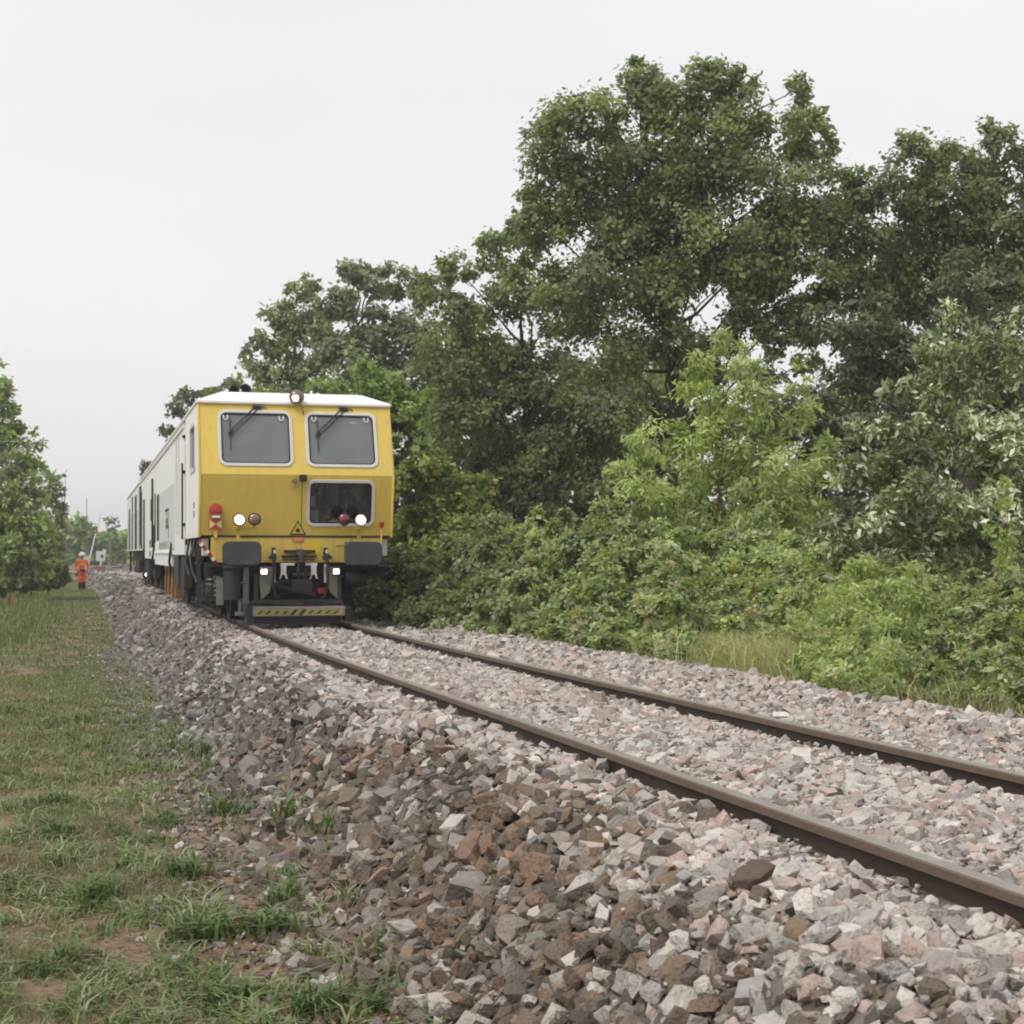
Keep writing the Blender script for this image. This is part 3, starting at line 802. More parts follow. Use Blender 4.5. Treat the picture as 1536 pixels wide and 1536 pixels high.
# underframe
b = MB(); b.bx(-1.0, 1.0, .5, 27.0, .78, 1.28); b.bx(-1.32, 1.32, 4.9, 7.6, .55, 1.0); b.bx(-1.25, 1.25, 17.2, 22.4, .5, .9)
b.build('underframe', M['under'], TR, bevel=.02)
bogie(TR, 3.1); bogie(TR, 25.4)
b = MB(); b.bx(-1.42, -1.1, 6.2, 7.6, .42, .98); b.build('equipment_box', M['under2'], TR, bevel=.02)
b = MB(); b.bx(-1.42, -1.2, 4.3, 5.2, .3, 1.0); b.bx(-1.42, -1.15, 20.8, 22.6, .25, .85); b.bx(-1.44, -1.38, 22.7, 23.1, .15, 1.3); b.build('equipment_box', M['under'], TR, bevel=.02)
b = MB()
for ya in (9.6, 11.0, 12.6, 14.0):
    b.box((-1.2, ya, .62), (.16, .28, .5), (R(12), 0, 0)); b.box((-1.2, ya + .5, .34), (.14, .2, .42)); b.cyl((-1.15, ya - .3, .8), (-1.15, ya + .5, .5), .05)
b.bx(-1.25, -1.05, 9.2, 15.2, .70, .80)
b.build('tamping_unit', M['orangeunit'], TR, bevel=.01)
b = MB(); b.bx(-1.1, -.4, 9.4, 15.2, .2, .72); b.build('tamping_frame', M['under'], TR)
# small lamp low on the rear end of the side
b = MB(); b.cyl((-1.40, 22.35, .46), (-1.40, 22.60, .46), .12, n=16); wl = b.build('work_lamp', M['under'], TR, smooth=True)
b = MB(); b.cyl((-1.40, 22.335, .46), (-1.40, 22.348, .46), .05, n=16); b.build('lens', M['lampcold'], wl)

for ya in (4.3, 5.0, 16.4, 17.0, 20.2, 21.4):
    b = MB(); b.box((-1.36, ya, .62), (.14, .30, .34)); b.cyl((-1.36, ya, .45), (-1.36, ya, .2), .05, n=10); b.build('hanging_gear', M['under2'], TR, bevel=.01)
for ya in (7.7, 15.9, 22.7):
    b = MB(); b.tube([(-1.46, ya, 1.25), (-1.5, ya + .1, .9), (-1.45, ya + .5, .7), (-1.44, ya + .9, .9)], .025, 8); b.build('side_hose', M['rubber'], TR, smooth=True)
for ya in (16.4, 24.6):
    b = MB(); b.bx(-HW - .05, -HW - .02, ya, ya + .03, 1.2, 2.9); b.bx(-HW - .05, -HW - .02, ya + .45, ya + .48, 1.2, 2.9)
    for k_ in range(6): b.bx(-HW - .05, -HW - .02, ya + .03, ya + .45, 1.3 + .27 * k_, 1.33 + .27 * k_)
    b.build('ladder', M['under'], TR)
# front apron and seam
b = MB(); b.prism([(-1.27, 1.30), (1.27, 1.30), (1.27, 1.0), (1.18, .92), (-1.18, .92), (-1.27, 1.0)], 'y', .10, .32)
b.build('front_apron', M['apron'], TR, bevel=.01)
b = MB(); b.bx(-1.26, 1.26, .09, .2, 1.302, 1.328); b.build('apron_seam', M['under2'], TR)
b = MB(); b.add([(x, .096, 1.08 + z) for x, z in [(.24 + .13 * math.cos(t * PI / 12), .13 * math.sin(t * PI / 12) + .06) for t in range(24)]], [tuple(range(24))])
b.build('repainted_patch', mat('patch', (.62, .44, .02), .45), TR)
# corner brackets beside the apron
for sx in (-1, 1):
    b = MB(); b.bx(sx * 1.30, sx * 1.39, .25, .5, 1.02, 1.28); b.build('corner_bracket', M['greypanel'], TR, bevel=.01)
b = MB(); b.box((-1.32, .12, 1.08), (.05, .04, .42), (0, R(-38), 0)); b.build('striped_lever', M['red'], TR)
b = MB()
for k_ in range(3): b.box((-1.41 + .085 * k_, .095, 1.19 - .107 * k_), (.056, .03, .05), (0, R(-38), 0))
b.build('lever_stripe', M['whitepaint'], TR)
# buffers
for sx in (-1, 1):
    x = sx * .885
    b = MB(); b.prism(rrect(x - .28, x + .28, .885, 1.235, .09, 6), 'y', -.60, -.53); bp_ = b.build('buffer', M['buffer'], TR, bevel=.018, seg=3)
    b = MB(); b.cyl((x, -.53, 1.06), (x, -.1, 1.06), .09); b.cyl((x, -.16, 1.06), (x, .12, 1.06), .14); b.box((x, .08, 1.06), (.34, .06, .34))
    b.build('buffer_shaft', M['under'], bp_, smooth=True)
# head lamps and tail lamps on brackets
for (x, lens, nm, y, z) in ((-.895, M['lamp'], 'headlamp', -.27, 1.55), (.895, M['lamp'], 'headlamp', -.27, 1.555), (-.67, M['lens'], 'marker_lamp', -.22, 1.56), (.655, M['redlens'], 'tail_lamp', -.22, 1.565)):
    lamp(TR, x, y, z, .09, lens, nm)
b = MB()
for sx in (-1, 1):
    b.box((sx * .895, -.10, 1.33), (.05, .04, .30)); b.box((sx * .80, -.14, 1.43), (.32, .07, .035)); b.box((sx * .895, .0, 1.19), (.05, .25, .04))
    b.box((sx * .66, -.14, 1.46), (.03, .05, .1))
b.build('lamp_bracket', M['apron'], TR, bevel=.004)
# red end-of-train signal at the left
b = MB(); b.lathe([(.04, .10), (.09, .07), (.093, 0), (.085, -.015), (.05, -.03), (.01, -.034)], (0, 0, 0), 'y', 22)
o = b.build('red_signal_lamp', M['red'], TR, smooth=True); o.location = (-1.21, .02, 1.69); o.scale = (1, 1, 1.2)
b = MB(); b.box((-1.21, -.022, 1.60), (.12, .012, .035)); b.build('lamp_badge', M['whitepaint'], TR)
b = MB(); b.box((-1.21, .06, 1.49), (.19, .015, .15)); pl = b.build('signal_plate', M['red'], TR)
b = MB()
for sx in (-1, 1): b.add([(-1.21, .049, 1.49), (-1.21 + sx * .088, .049, 1.49 + .068), (-1.21 + sx * .088, .049, 1.49 - .068)], [(0, 1, 2)])
b.build('plate_triangle', M['paleyellow'], pl)
b = MB(); b.box((-1.21, .08, 1.36), (.05, .03, .14)); b.build('signal_bracket', M['apron'], TR)
# red cap on yellow post at the right
b = MB(); b.cyl((1.255, -.02, 1.05), (1.255, -.02, 1.45), .014); b.build('marker_post', M['yellow'], TR, smooth=True)
b = MB(); b.cyl((1.255, -.02, 1.45), (1.255, -.02, 1.53), .028, .042); b.build('marker_cap', M['red'], TR, smooth=True)
# warning triangle and red plate
zt0, zt1, hw = 1.345, 1.545, .115
def tri(mb, s, y):
    cz = zt0 + (zt1 - zt0) * .36
    pts = [(-hw * s, cz + (zt0 - cz) * s), (hw * s, cz + (zt0 - cz) * s), (0, cz + (zt1 - cz) * s)]
    mb.add([lo_(x + .012, z, y) for x, z in pts], [(0, 1, 2)])
b = MB(); tri(b, 1.08, .0125); tg = b.build('warning_triangle', M['black'], TR)
b = MB(); tri(b, .84, .0155); b.build('triangle_face', M['yellow'], tg)
b = MB(); b.add([lo_(.012 + .028 * math.cos(t * PI / 8), 1.408 + .028 * math.sin(t * PI / 8), .0185) for t in range(16)], [tuple(range(16))])
for k_ in range(8):
    a = k_ * PI / 4; b.add([lo_(.012 + r_ * math.cos(a + d), 1.408 + r_ * math.sin(a + d), .0185) for r_, d in ((.026, -.12), (.045, 0), (.026, .12))], [(0, 1, 2)])
b.build('triangle_symbol', M['black'], tg, split=False)
b = MB(); b.bx(-.068, .092, .086, .0985, 1.235, 1.30); rp_ = b.build('red_plate', mat('plate_red', (.55, .09, .06), .5), TR)
b = MB()
for k_ in range(6): b.bx(-.055 + k_ * .024, -.040 + k_ * .024, .0835, .0855, 1.272, 1.286)
for k_ in range(4): b.bx(-.045 + k_ * .03, -.028 + k_ * .03, .0835, .0855, 1.248, 1.259)
b.build('plate_lettering', M['paleyellow'], rp_, split=False)
# camera box and knob in the middle of the ridge
b = MB(); b.box((.065, -.07, 2.18), (.10, .12, .10)); b.cyl((.05, -.17, 2.15), (.05, -.12, 2.15), .03); b.build('front_camera', M['black'], TR, bevel=.006)
b = MB(); b.cyl((-.06, -.08, 2.14), (-.06, .02, 2.14), .033); b.tube([(-.06, -.05, 2.12), (-.09, -.07, 2.05), (-.06, -.05, 2.0), (-.03, -.04, 2.06)], .006); b.build('cable_socket', M['steel'], TR, smooth=True)
b = MB()
for z in (1.42, 1.78, 2.15):
    for x in (-1.38, -.72, -.02): b.cyl(lo_(x, z, .004), lo_(x, z, .016), .012, n=8)
b.build('bolt_heads', M['apron'], TR, split=False)['kind'] = 'stuff'
b = MB(); b.add([lo_(.058, ZB + .01, .0105), lo_(.066, ZB + .01, .0105), lo_(.066, ZR - .01, .0105), lo_(.058, ZR - .01, .0105)], [(0, 1, 2, 3)]); b.build('panel_seam', M['under2'], TR)
# wipers
for (xp, xe) in ((-.545, -.98), (.765, .325)):
    b = MB()
    zp, ze = 3.235, 2.84
    b.tube([up_(xp, zp, .03), up_(xe + .03, ze, .06)], .010, 6)
    b.tube([up_(xp - .075, zp + .0, .03), up_(xe - .005, ze + .03, .06)], .010, 6)
    b.box(up_(xe, ze, .05), (.06, .05, .05)); b.box(up_(xp - .03, zp + .01, .03), (.13, .05, .05))
    b.tube([up_(xp, zp, .03), up_(xp + .08, zp + .02, .02), up_(xp + .12, zp - .01, .01)], .007, 6)
    wp = b.build('wiper_arm', M['black'], TR)
    b = MB(); b.tube([up_(xe, ze + .24, .03), up_(xe, ze, .04), up_(xe, ze - .26, .03)], .008, 6); b.build('wiper_blade', M['black'], wp)
# white hooks stuck at the top corners of the windscreens
for (xh, rz_) in ((-1.045, .35), (-.215, 0), (.275, .5), (1.075, 0)):
    b = MB(); pts = [up_(xh + .032 * math.cos(a), 3.09 + .038 * math.sin(a), .012) for a in [R(t) for t in range(175 + int(rz_ * 60), 366 + int(rz_ * 60), 19)]]
    pts = [up_(xh - .032, 3.125, .012)] + pts + [up_(xh + .032, 3.125, .012)]
    b.tube(pts, .009, 6); b.build('windscreen_hook', M['whitepaint'], TR)
# roof lamp and horns
b = MB(); b.lathe([(.05, .14), (.10, .08), (.113, 0), (.113, -.03), (.10, -.035)], (.015, .30, 3.42), 'y', 24); rl = b.build('roof_lamp', M['steel'], TR, smooth=True)
b = MB(); b.lathe([(.098, -.02), (.08, -.045), (.04, -.06), (.005, -.064)], (.015, .30, 3.42), 'y', 24); b.build('lens', M['lens'], rl, smooth=True)
b = MB(); b.lathe([(.052, -.05), (.035, -.07), (.005, -.078)], (-.005, .30, 3.40), 'y', 18); b.build('bulb', M['lampwarm'], rl, smooth=True)
b = MB(); b.tube([(.06, .33, 3.36), (.10, .30, 3.27), (.13, .34, 3.15)], .008, 6); b.build('lamp_cable', M['orangeunit'], TR)
for (x, y, z, r_) in ((-.83, 1.3, 3.60, .082), (-.64, 1.5, 3.635, .09)):
    b = MB(); b.lathe([(.02, .3), (.03, .12), (.05, .06), (r_, 0), (r_, -.02), (r_ * .7, -.02), (.02, .05)], (x, y, z), 'y', 20); b.box((x, y + .1, z - .06), (.05, .1, .1)); b.build('horn', M['black'], TR, smooth=True)
b = MB(); b.box((-.735, 1.4, 3.59), (.05, .08, .07)); b.box((-.95, 1.3, 3.58), (.05, .08, .06), (0, .4, 0)); b.build('horn_cover', M['whitepaint'], TR)
b = MB(); b.cyl((.32, .9, 3.5), (.32, .9, 3.58), .02); b.cyl((.42, .9, 3.5), (.42, .9, 3.545), .03); b.build('roof_fitting', M['whitepaint'], TR)
# coupling, hoses, brackets below the apron
b = MB(); b.bx(-1.35, 1.35, .2, .42, .72, .915); b.bx(-1.30, -.72, -.1, .2, .86, .89); b.bx(.95, 1.35, -.1, .2, .86, .89)
b.build('headstock', M['under'], TR, bevel=.01)
b = MB(); b.bx(-.20, .26, .04, .12, 1.07, 1.11); b.bx(-.24, .28, .06, .12, 1.0, 1.03); b.bx(-.22, .26, .06, .12, .955, .975); b.build('hook_plate', M['under'], TR)
b = MB(); b.tube([(.02, .2, 1.05), (.02, -.12, 1.06), (.02, -.25, 1.02), (.02, -.26, .94), (.02, -.2, .90)], [.06, .055, .05, .042, .025], 10)
b.box((.02, -.05, 1.09), (.1, .2, .06)); o = b.build('coupling_hook', M['under2'], TR, smooth=True)
b = MB(); b.tube([(.0, -.2, .93), (-.03, -.22, .8), (-.03, -.2, .65), (.06, -.2, .62), (.09, -.22, .8), (.05, -.2, .93)], .022, 8); b.cyl((-.1, -.2, .74), (.16, -.2, .74), .03)
b.bx(-.12, .18, -.24, -.12, .50, .68); b.build('screw_coupling', M['under'], TR, smooth=False)
for sx in (-1, 1):
    x = sx * .385 + .02
    b = MB(); b.tube([(x, .1, 1.06), (x, -.05, 1.10), (x + .0, -.14, 1.03), (x + sx * .02, -.16, .85), (x + sx * .02, -.12, .60), (x - sx * .02, -.10, .42), (x - sx * .08, -.06, .38)], .024, 8)
    hs = b.build('brake_hose', M['rubber'], TR, smooth=True)
    b = MB(); b.box((x, -.02, 1.12), (.05, .1, .05)); b.cyl((x, -.1, 1.0), (x, .1, 1.0), .035); b.box((x + sx * .045, -.12, 1.01), (.08, .03, .05), (0, sx * .6, 0)); b.build('brake_cock', M['under2'], hs)
    b = MB(); b.box((x, -.14, 1.085), (.03, .03, .05)); b.bx(x - .02, x + .02, -.04, -.01, .62, .90); b.build('hose_strap', M['frame'], hs)
b = MB()
for x in (-.215, .235):
    b.prism([(x - .045, .90), (x + .045, .90), (x + .035, .78), (x + .06, .68), (x + .035, .68), (x + .012, .74), (x - .025, .74), (x - .045, .68), (x - .06, .68), (x - .04, .78)], 'y', .0, .03)
b.bx(-.26, -.05, .02, .05, .88, .915); b.bx(.08, .29, .02, .05, .88, .915)
b.build('white_bracket', M['whitepaint'], TR)
for sx in (-1, 1):
    x = sx * .47 + .02
    b = MB(); b.prism([(x - sx * -.13, .86), (x - sx * .10, .86), (x - sx * .10, .80), (x + sx * -.02, .48), (x + sx * .10, .37), (x + sx * .13, .6)], 'y', -.06, -.03)
    b.build('guard_plate', M['beige'], TR, bevel=.004)
    b = MB(); b.box((sx * .535 + .015, -.11, .79), (.11, .05, .09)); ll = b.build('led_lamp', M['under'], TR)
    b = MB(); b.box((sx * .535 + .015, -.138, .79), (.085, .006, .07)); b.build('lens', M['lampcold'], ll, bevel=.012)
b = MB(); b.bx(-.68, .66, -.1, .06, .315, .37); b.bx(-.5, -.1, .15, .2, .60, .66); b.box((-.12, .1, .53), (.8, .08, .06), (0, R(12), 0)); b.box((-.2, .2, .45), (.7, .06, .05), (0, R(-14), 0))
b.bx(-.66, -.60, -.08, .0, .16, .75); b.bx(.58, .64, -.08, .0, .16, .75)
b.build('lower_cross_beam', M['under2'], TR, bevel=.006)
b = MB(); b.box((.37, .15, .5), (.12, .15, .08)); b.build('red_valve', M['red'], TR)
b = MB(); b.bx(-.36, -.20, .25, .45, .4, .7); b.bx(.25, .44, .25, .5, .36, .74); b.bx(-.68, .68, .5, 1.5, .35, .78); b.build('gear_and_dark_filler', M['under'], TR, bevel=.01)  # wide block is black filler standing in for shadow under the cab
# striped bar above the rails
b = MB(); b.prism([(-.22, .13), (-.215, .26), (.12, .30), (.12, .13)], 'x', -.69, .67); sb = b.build('striped_bar', M['barsteel'], TR, bevel=.004)
b = MB(); b.bx(-.66, .64, -.2255, -.2215, .145, .235); fc = b.build('bar_face', M['barpaint'], sb)
b = MB()
for k_ in range(10):
    x = -.60 + k_ * .125
    wd = .055 if k_ in (4, 5) else .038
    b.add([(x - wd, -.2275, .165 if k_ not in (4, 5) else .146), (x, -.2275, .165 if k_ not in (4, 5) else .146), (x + wd + .02, -.2275, .215 if k_ not in (4, 5) else .234), (x + .02, -.2275, .215 if k_ not in (4, 5) else .234)], [(0, 1, 2, 3)])
b.build('bar_stripe', M['black'], sb)
b = MB(); b.bx(-.78, -.69, -.2, .1, .03, .30); b.bx(.67, .74, -.2, .1, .05, .22); b.bx(-.66, .62, -.12, .3, .02, .12); b.build('rail_guard', M['black'], TR)
# left side running gear, hoses, steps seen beside the apron
b = MB(); b.tube([(-1.30, .5, 1.25), (-1.36, .3, 1.05), (-1.42, .5, .85), (-1.4, .9, .95), (-1.38, 1.1, 1.2)], .022, 8); b.tube([(-1.40, 1.6, 1.28), (-1.5, 1.4, 1.0), (-1.46, 1.3, .75), (-1.4, 1.0, .6)], .02, 8); b.tube([(-1.44, 2.6, 1.28), (-1.52, 2.2, .9), (-1.46, 2.0, .7)], .02, 8)
b.build('side_hose', M['rubber'], TR, smooth=True)
b = MB(); b.bx(-1.44, -1.40, .4, .46, .3, 1.28); b.bx(-1.44, -1.40, .82, .88, .3, 1.28)
for z in (.35, .62, .9): b.bx(-1.46, -1.2, .4, .88, z, z + .03)
b.build('cab_steps', M['under2'], TR)
b = MB(); b.cyl((-.98, -.02, .38), (-.98, -.02, .86), .13, n=18); b.cyl((-.98, -.02, .84), (-.98, -.02, .88), .16, n=18); b.build('air_cylinder', M['under2'], TR, smooth=True)
b = MB(); b.cyl((-1.22, .1, .62), (-.72, .1, .62), .02); b.bx(-1.2, -1.1, -.02, .1, .3, .7); b.bx(-.80, -.72, .1, .2, .3, .86); b.cyl((-.86, .0, .15), (-.86, .0, .4), .03); b.box((-.86, 0, .17), (.14, .1, .06))
b.build('brake_rigging', M['steel'], TR)
b = MB(); b.cyl((.74, .25, .68), (1.04, .25, .68), .14, n=18); b.cyl((1.04, .25, .68), (1.06, .25, .68), .12, n=18); b.build('air_tank', M['rubber'], TR, smooth=True)
b = MB(); b.tube([(.74, -.02, 1.12), (.70, -.1, 1.0), (.72, -.08, .9), (.82, -.05, .87)], .012, 6); b.tube([(.58, .08, 1.17), (.76, .06, 1.18)], .008, 6); b.tube([(1.15, .1, .74), (1.28, .05, .6), (1.26, .1, .5), (1.12, .1, .55)], .016, 6)
b.build('front_cable', M['rubber'], TR, smooth=True)
for yy_ in (.9, 1.7):
    b = MB(); pts = [(-1.02 + .085 * math.cos(t * .7), yy_ + .085 * math.sin(t * .7), .36 + t * .008) for t in range(0, 50)]; b.tube(pts, .018, 6); b.build('coil_spring', M['steel'], TR, smooth=True)

# trailing vehicle
y2 = Y0 + 28.3 * math.cos(math.atan(.0236))
T2 = empty('trailing_wagon', (3.54 + float(E(y2)), y2, RAILZ), -math.atan(.0236))
tag(T2, 'white enclosed wagon coupled behind the yellow fronted machine', 'rail wagon')
b = MB(); b.bx(-HW, HW, .3, 16.2, 1.15, ZT); b.build('wagon_body', M['white'], T2, bevel=.015)
roof('wagon_roof', T2, .25, 16.3, .1)
for ya, yb, za, zb in ((.32, .8, 1.2, 3.2), (3.4, 5.6, 1.2, 3.05), (8.0, 9.4, 1.2, 3.15), (12.0, 13.6, 1.2, 2.8)):
    b = MB(); b.bx(-HW - .01, -HW + .1, ya, yb, za, zb); b.build('painted_dark_opening', M['under'], T2)  # near-black plates again, shade painted where the wagon side has gaps
for ya in (1.4, 6.2, 9.6, 14.0):
    b = MB(); b.bx(-HW - .02, -HW + .1, ya, ya + 1.3, 1.25, 2.5); b.build('service_panel', M['greypanel'], T2, bevel=.01)
b = MB(); b.bx(-1.2, 1.2, .4, 16.1, .75, 1.15); b.bx(-1.3, 1.3, 5.2, 9.4, .4, .8); b.bx(-1.36, -1.28, 15.7, 15.9, .3, 1.2); b.build('underframe', M['under'], T2, bevel=.02)
bogie(T2, 2.6); bogie(T2, 13.8)
b = MB(); b.cyl((0, -.6, 1.0), (0, .4, 1.0), .07); b.build('drawbar', M['under'], T2)

# ------------------------------------------------------------------ people
def skin_obj(name, joints, edges, m, parent, sub=2):
    names = list(joints); me = bpy.data.meshes.new(name)
    me.from_pydata([joints[n][0] for n in names], [(names.index(a), names.index(b)) for a, b in edges], [])
    o = link(name, me, m, parent)
    sk = o.modifiers.new('skin', 'SKIN'); sk.use_smooth_shade = True
    dat = me.skin_vertices[0].data if me.skin_vertices else None
    if dat is None:
        bm = bmesh.new(); bm.from_mesh(me); bm.verts.layers.skin.verify(); bm.to_mesh(me); bm.free(); dat = me.skin_vertices[0].data
    for i, n in enumerate(names):
        r_ = joints[n][1]; dat[i].radius = (r_, r_) if not isinstance(r_, tuple) else r_
        dat[i].use_root = (i == 0)
    ss = o.modifiers.new('sub', 'SUBSURF'); ss.levels = sub; ss.render_levels = sub
    return o

def person(loc, rz, label, pose, scale=1.0):
    pr = empty('person', loc, rz); pr.scale = (scale,) * 3
    tag(pr, label, 'person')
    J = pose
    body_e = [('pelvis', 'belly'), ('belly', 'chest'), ('chest', 'neck'), ('neck', 'head'), ('head', 'crown')]
    for s in 'lr':
        body_e += [('chest', 'sh' + s), ('sh' + s, 'el' + s), ('el' + s, 'wr' + s), ('wr' + s, 'palm' + s), ('pelvis', 'hip' + s), ('hip' + s, 'kn' + s), ('kn' + s, 'an' + s), ('an' + s, 'toe' + s)]
    skin_obj('body', J, body_e, M['skin'], pr)
    def grow(keys, k): return {q: (J[q][0], J[q][1] * k if not isinstance(J[q][1], tuple) else tuple(a * k for a in J[q][1])) for q in keys}
    jk = ['chest', 'belly', 'pelvis', 'neckb', 'shl', 'ell', 'wrl', 'shr', 'elr', 'wrr']
    J2 = dict(J); J2['neckb'] = ((Vector(J['chest'][0]) * .35 + Vector(J['neck'][0]) * .65), .075)
    J, Jold = J2, J
    G = grow(jk, 1.22)
    jacket = skin_obj('jacket', G, [('pelvis', 'belly'), ('belly', 'chest'), ('chest', 'neckb'), ('chest', 'shl'), ('shl', 'ell'), ('ell', 'wrl'), ('chest', 'shr'), ('shr', 'elr'), ('elr', 'wrr')], M['orange'], pr)
    G = grow(['pelvis', 'hipl', 'knl', 'anl', 'hipr', 'knr', 'anr'], 1.28)
    trousers = skin_obj('trousers', G, [('pelvis', 'hipl'), ('hipl', 'knl'), ('knl', 'anl'), ('pelvis', 'hipr'), ('hipr', 'knr'), ('knr', 'anr')], M['orange'], pr)
    # boots
    for s in 'lr':
        a = Vector(Jold['an' + s][0]); t_ = Vector(Jold['toe' + s][0])
        skin_obj('boot', {'a': (a + Vector((0, 0, .06)), .066), 'b': (a + Vector((0, 0, -.02)), .062), 'c': (t_, .048)}, [('a', 'b'), ('b', 'c')], M['boot'], pr, 1)
        # hand: palm continues the body; five fingers
        w_ = Vector(Jold['palm' + s][0]); d = (w_ - Vector(Jold['wr' + s][0])).normalized()
        side = d.cross(Vector((0, 1, 0))).normalized() if abs(d.y) < .9 else Vector((1, 0, 0))
        fb = MB(); oth = Vector((0, -1, 0)) if abs(d.y) < .9 else Vector((0, 0, 1))
        for k_ in range(4):
            st_ = w_ + oth * (-.03 + .02 * k_) ; ln = (.07, .08, .075, .06)[k_]
            fb.tube([st_, st_ + d * ln * .55, st_ + d * ln * .9 + side * .012], [.0095, .009, .006], 6)
        fb.tube([w_ - d * .04 + oth * -.035, w_ - d * .0 + oth * -.058, w_ + d * .03 + oth * -.06], [.011, .010, .007], 6)
        fb.build('fingers', M['skin'], pr, smooth=True, split=False)
    return pr, Jold

# walking worker far down the verge: seen from the front
pose = {'pelvis': ((0, 0, .96), .13), 'belly': ((0, 0, 1.12), .12), 'chest': ((0, -.01, 1.36), (.17, .12)), 'neck': ((0, -.01, 1.53), .055), 'head': ((0, -.03, 1.62), .085), 'crown': ((0, -.02, 1.72), .07),
        'shl': ((-.21, 0, 1.42), .07), 'ell': ((-.29, .03, 1.15), .05), 'wrl': ((-.25, -.10, .93), .034), 'palml': ((-.235, -.13, .85), .032),
        'shr': ((.21, 0, 1.42), .07), 'elr': ((.29, .03, 1.15), .05), 'wrr': ((.26, -.04, .92), .034), 'palmr': ((.25, -.05, .83), .032),
        'hipl': ((-.10, 0, .90), .10), 'knl': ((-.10, -.10, .50), .07), 'anl': ((-.09, -.02, .10), .05), 'toel': ((-.10, -.17, .05), .04),
        'hipr': ((.10, 0, .90), .10), 'knr': ((.09, .02, .50), .07), 'anr': ((.08, .12, .12), .05), 'toer': ((.09, -.02, .05), .04)}
pf = P(123, 886, 76.0)
wk, J = person((pf.x, pf.y, float(hground(np.array(pf.x - E(pf.y)), np.array(pf.y)))), R(12), 'worker in orange high visibility clothes and white helmet walking on the grass verge', pose)
b = MB(); b.lathe([(.16, 0), (.165, .01), (.145, .025), (.14, .08), (.115, .135), (.06, .175), (.01, .185)], (0, -.02, 1.655), 'z', 24); b.box((0, -.155, 1.685), (.16, .08, .014)); b.build('helmet', M['helmet'], wk, smooth=True)
b = MB(); b.lathe([(.185, 0), (.19, .05), (.19, .11), (.185, .14)], (0, -.01, .86), 'z', 20)
for v in range(len(b.v)): b.v[v] = (b.v[v][0] * 1.15, b.v[v][1] * .95, b.v[v][2])
b.build('jacket_hem', M['navy'], wk, smooth=True)
b = MB(); b.lathe([(.168, 0), (.172, .02), (.172, .06), (.168, .08)], (0, -.01, 1.20), 'z', 20)
for v in range(len(b.v)): b.v[v] = (b.v[v][0] * 1.08, b.v[v][1] * .98, b.v[v][2])
b.build('reflective_band', M['hivisyellow'], wk, smooth=True)
b = MB()
for s in 'lr':
    k_, a = Vector(J['kn' + s][0]), Vector(J['an' + s][0]); q = k_.lerp(a, .25); b.tube([q, k_.lerp(a, .6), a + Vector((0, 0, -.01))], [.098, .088, .078], 12)
b.build('gaiters', M['navy'], wk, smooth=True)
b = MB(); b.box((-.035, -.118, 1.645), (.022, .012, .012)); b.box((.035, -.118, 1.645), (.022, .012, .012)); b.box((0, -.116, 1.575), (.05, .01, .01)); b.build('face_features', M['navy'], wk, split=False)
b = MB(); b.prism([(-.115, 1.60), (-.15, 1.612), (-.115, 1.645)], 'x', -.012, .012); b.build('nose', M['skin'], wk)

# operator seated in the cab
pose2 = {'pelvis': ((0, 0, .46), .13), 'belly': ((0, .03, .62), .12), 'chest': ((0, .0, .86), (.17, .12)), 'neck': ((0, -.02, 1.03), .055), 'head': ((0, -.04, 1.12), .085), 'crown': ((0, -.03, 1.22), .07),
         'shl': ((-.21, 0, .92), .07), 'ell': ((-.26, -.16, .68), .05), 'wrl': ((-.2, -.40, .70), .034), 'palml': ((-.19, -.48, .70), .032),
         'shr': ((.21, 0, .92), .07), 'elr': ((.26, -.16, .68), .05), 'wrr': ((.2, -.38, .72), .034), 'palmr': ((.19, -.46, .72), .032),
         'hipl': ((-.10, -.02, .46), .10), 'knl': ((-.13, -.42, .50), .07), 'anl': ((-.13, -.45, .10), .05), 'toel': ((-.13, -.58, .05), .04),
         'hipr': ((.10, -.02, .46), .10), 'knr': ((.13, -.42, .50), .07), 'anr': ((.13, -.40, .10), .05), 'toer': ((.13, -.53, .05), .04)}
lp = TR.matrix_basis @ Vector((.42, 1.5, 1.72))
op, J = person(lp, TR.rotation_euler.z, 'seated operator in orange jacket behind the right hand windows of the machine', pose2, .92)
for o in op.children:
    if o.name.startswith('trousers'): o.data.materials[0] = M['navy']

# ------------------------------------------------------------------ foliage
LK = 1.0
G_DARK = [(.035, .058, .020), (.050, .075, .026), (.028, .045, .019), (.065, .092, .03)]
G_OAK = [(.050, .078, .024), (.068, .098, .030), (.038, .060, .020), (.090, .115, .038), (.055, .072, .032)]
G_GREY = [(.052, .066, .042), (.066, .080, .052), (.040, .052, .034), (.080, .092, .062)]
G_BRIGHT = [(.085, .145, .030), (.11, .17, .04), (.065, .11, .026), (.14, .19, .055)]
G_ROB = [(.12, .165, .045), (.15, .19, .06), (.095, .135, .036), (.18, .21, .08)]
G_PALE = [(.075, .105, .045), (.10, .13, .065), (.24, .28, .20), (.06, .09, .035), (.33, .36, .29), (.11, .15, .055)]
G_BRAM = [(.065, .105, .032), (.085, .13, .040), (.052, .085, .028), (.11, .155, .055), (.13, .155, .075)]
G_BRAMD = [(.065, .082, .042), (.082, .10, .055), (.055, .07, .038), (.10, .115, .07), (.075, .10, .04)]
G_WEED = [(.11, .16, .035), (.14, .19, .045), (.09, .14, .035), (.17, .21, .055)]

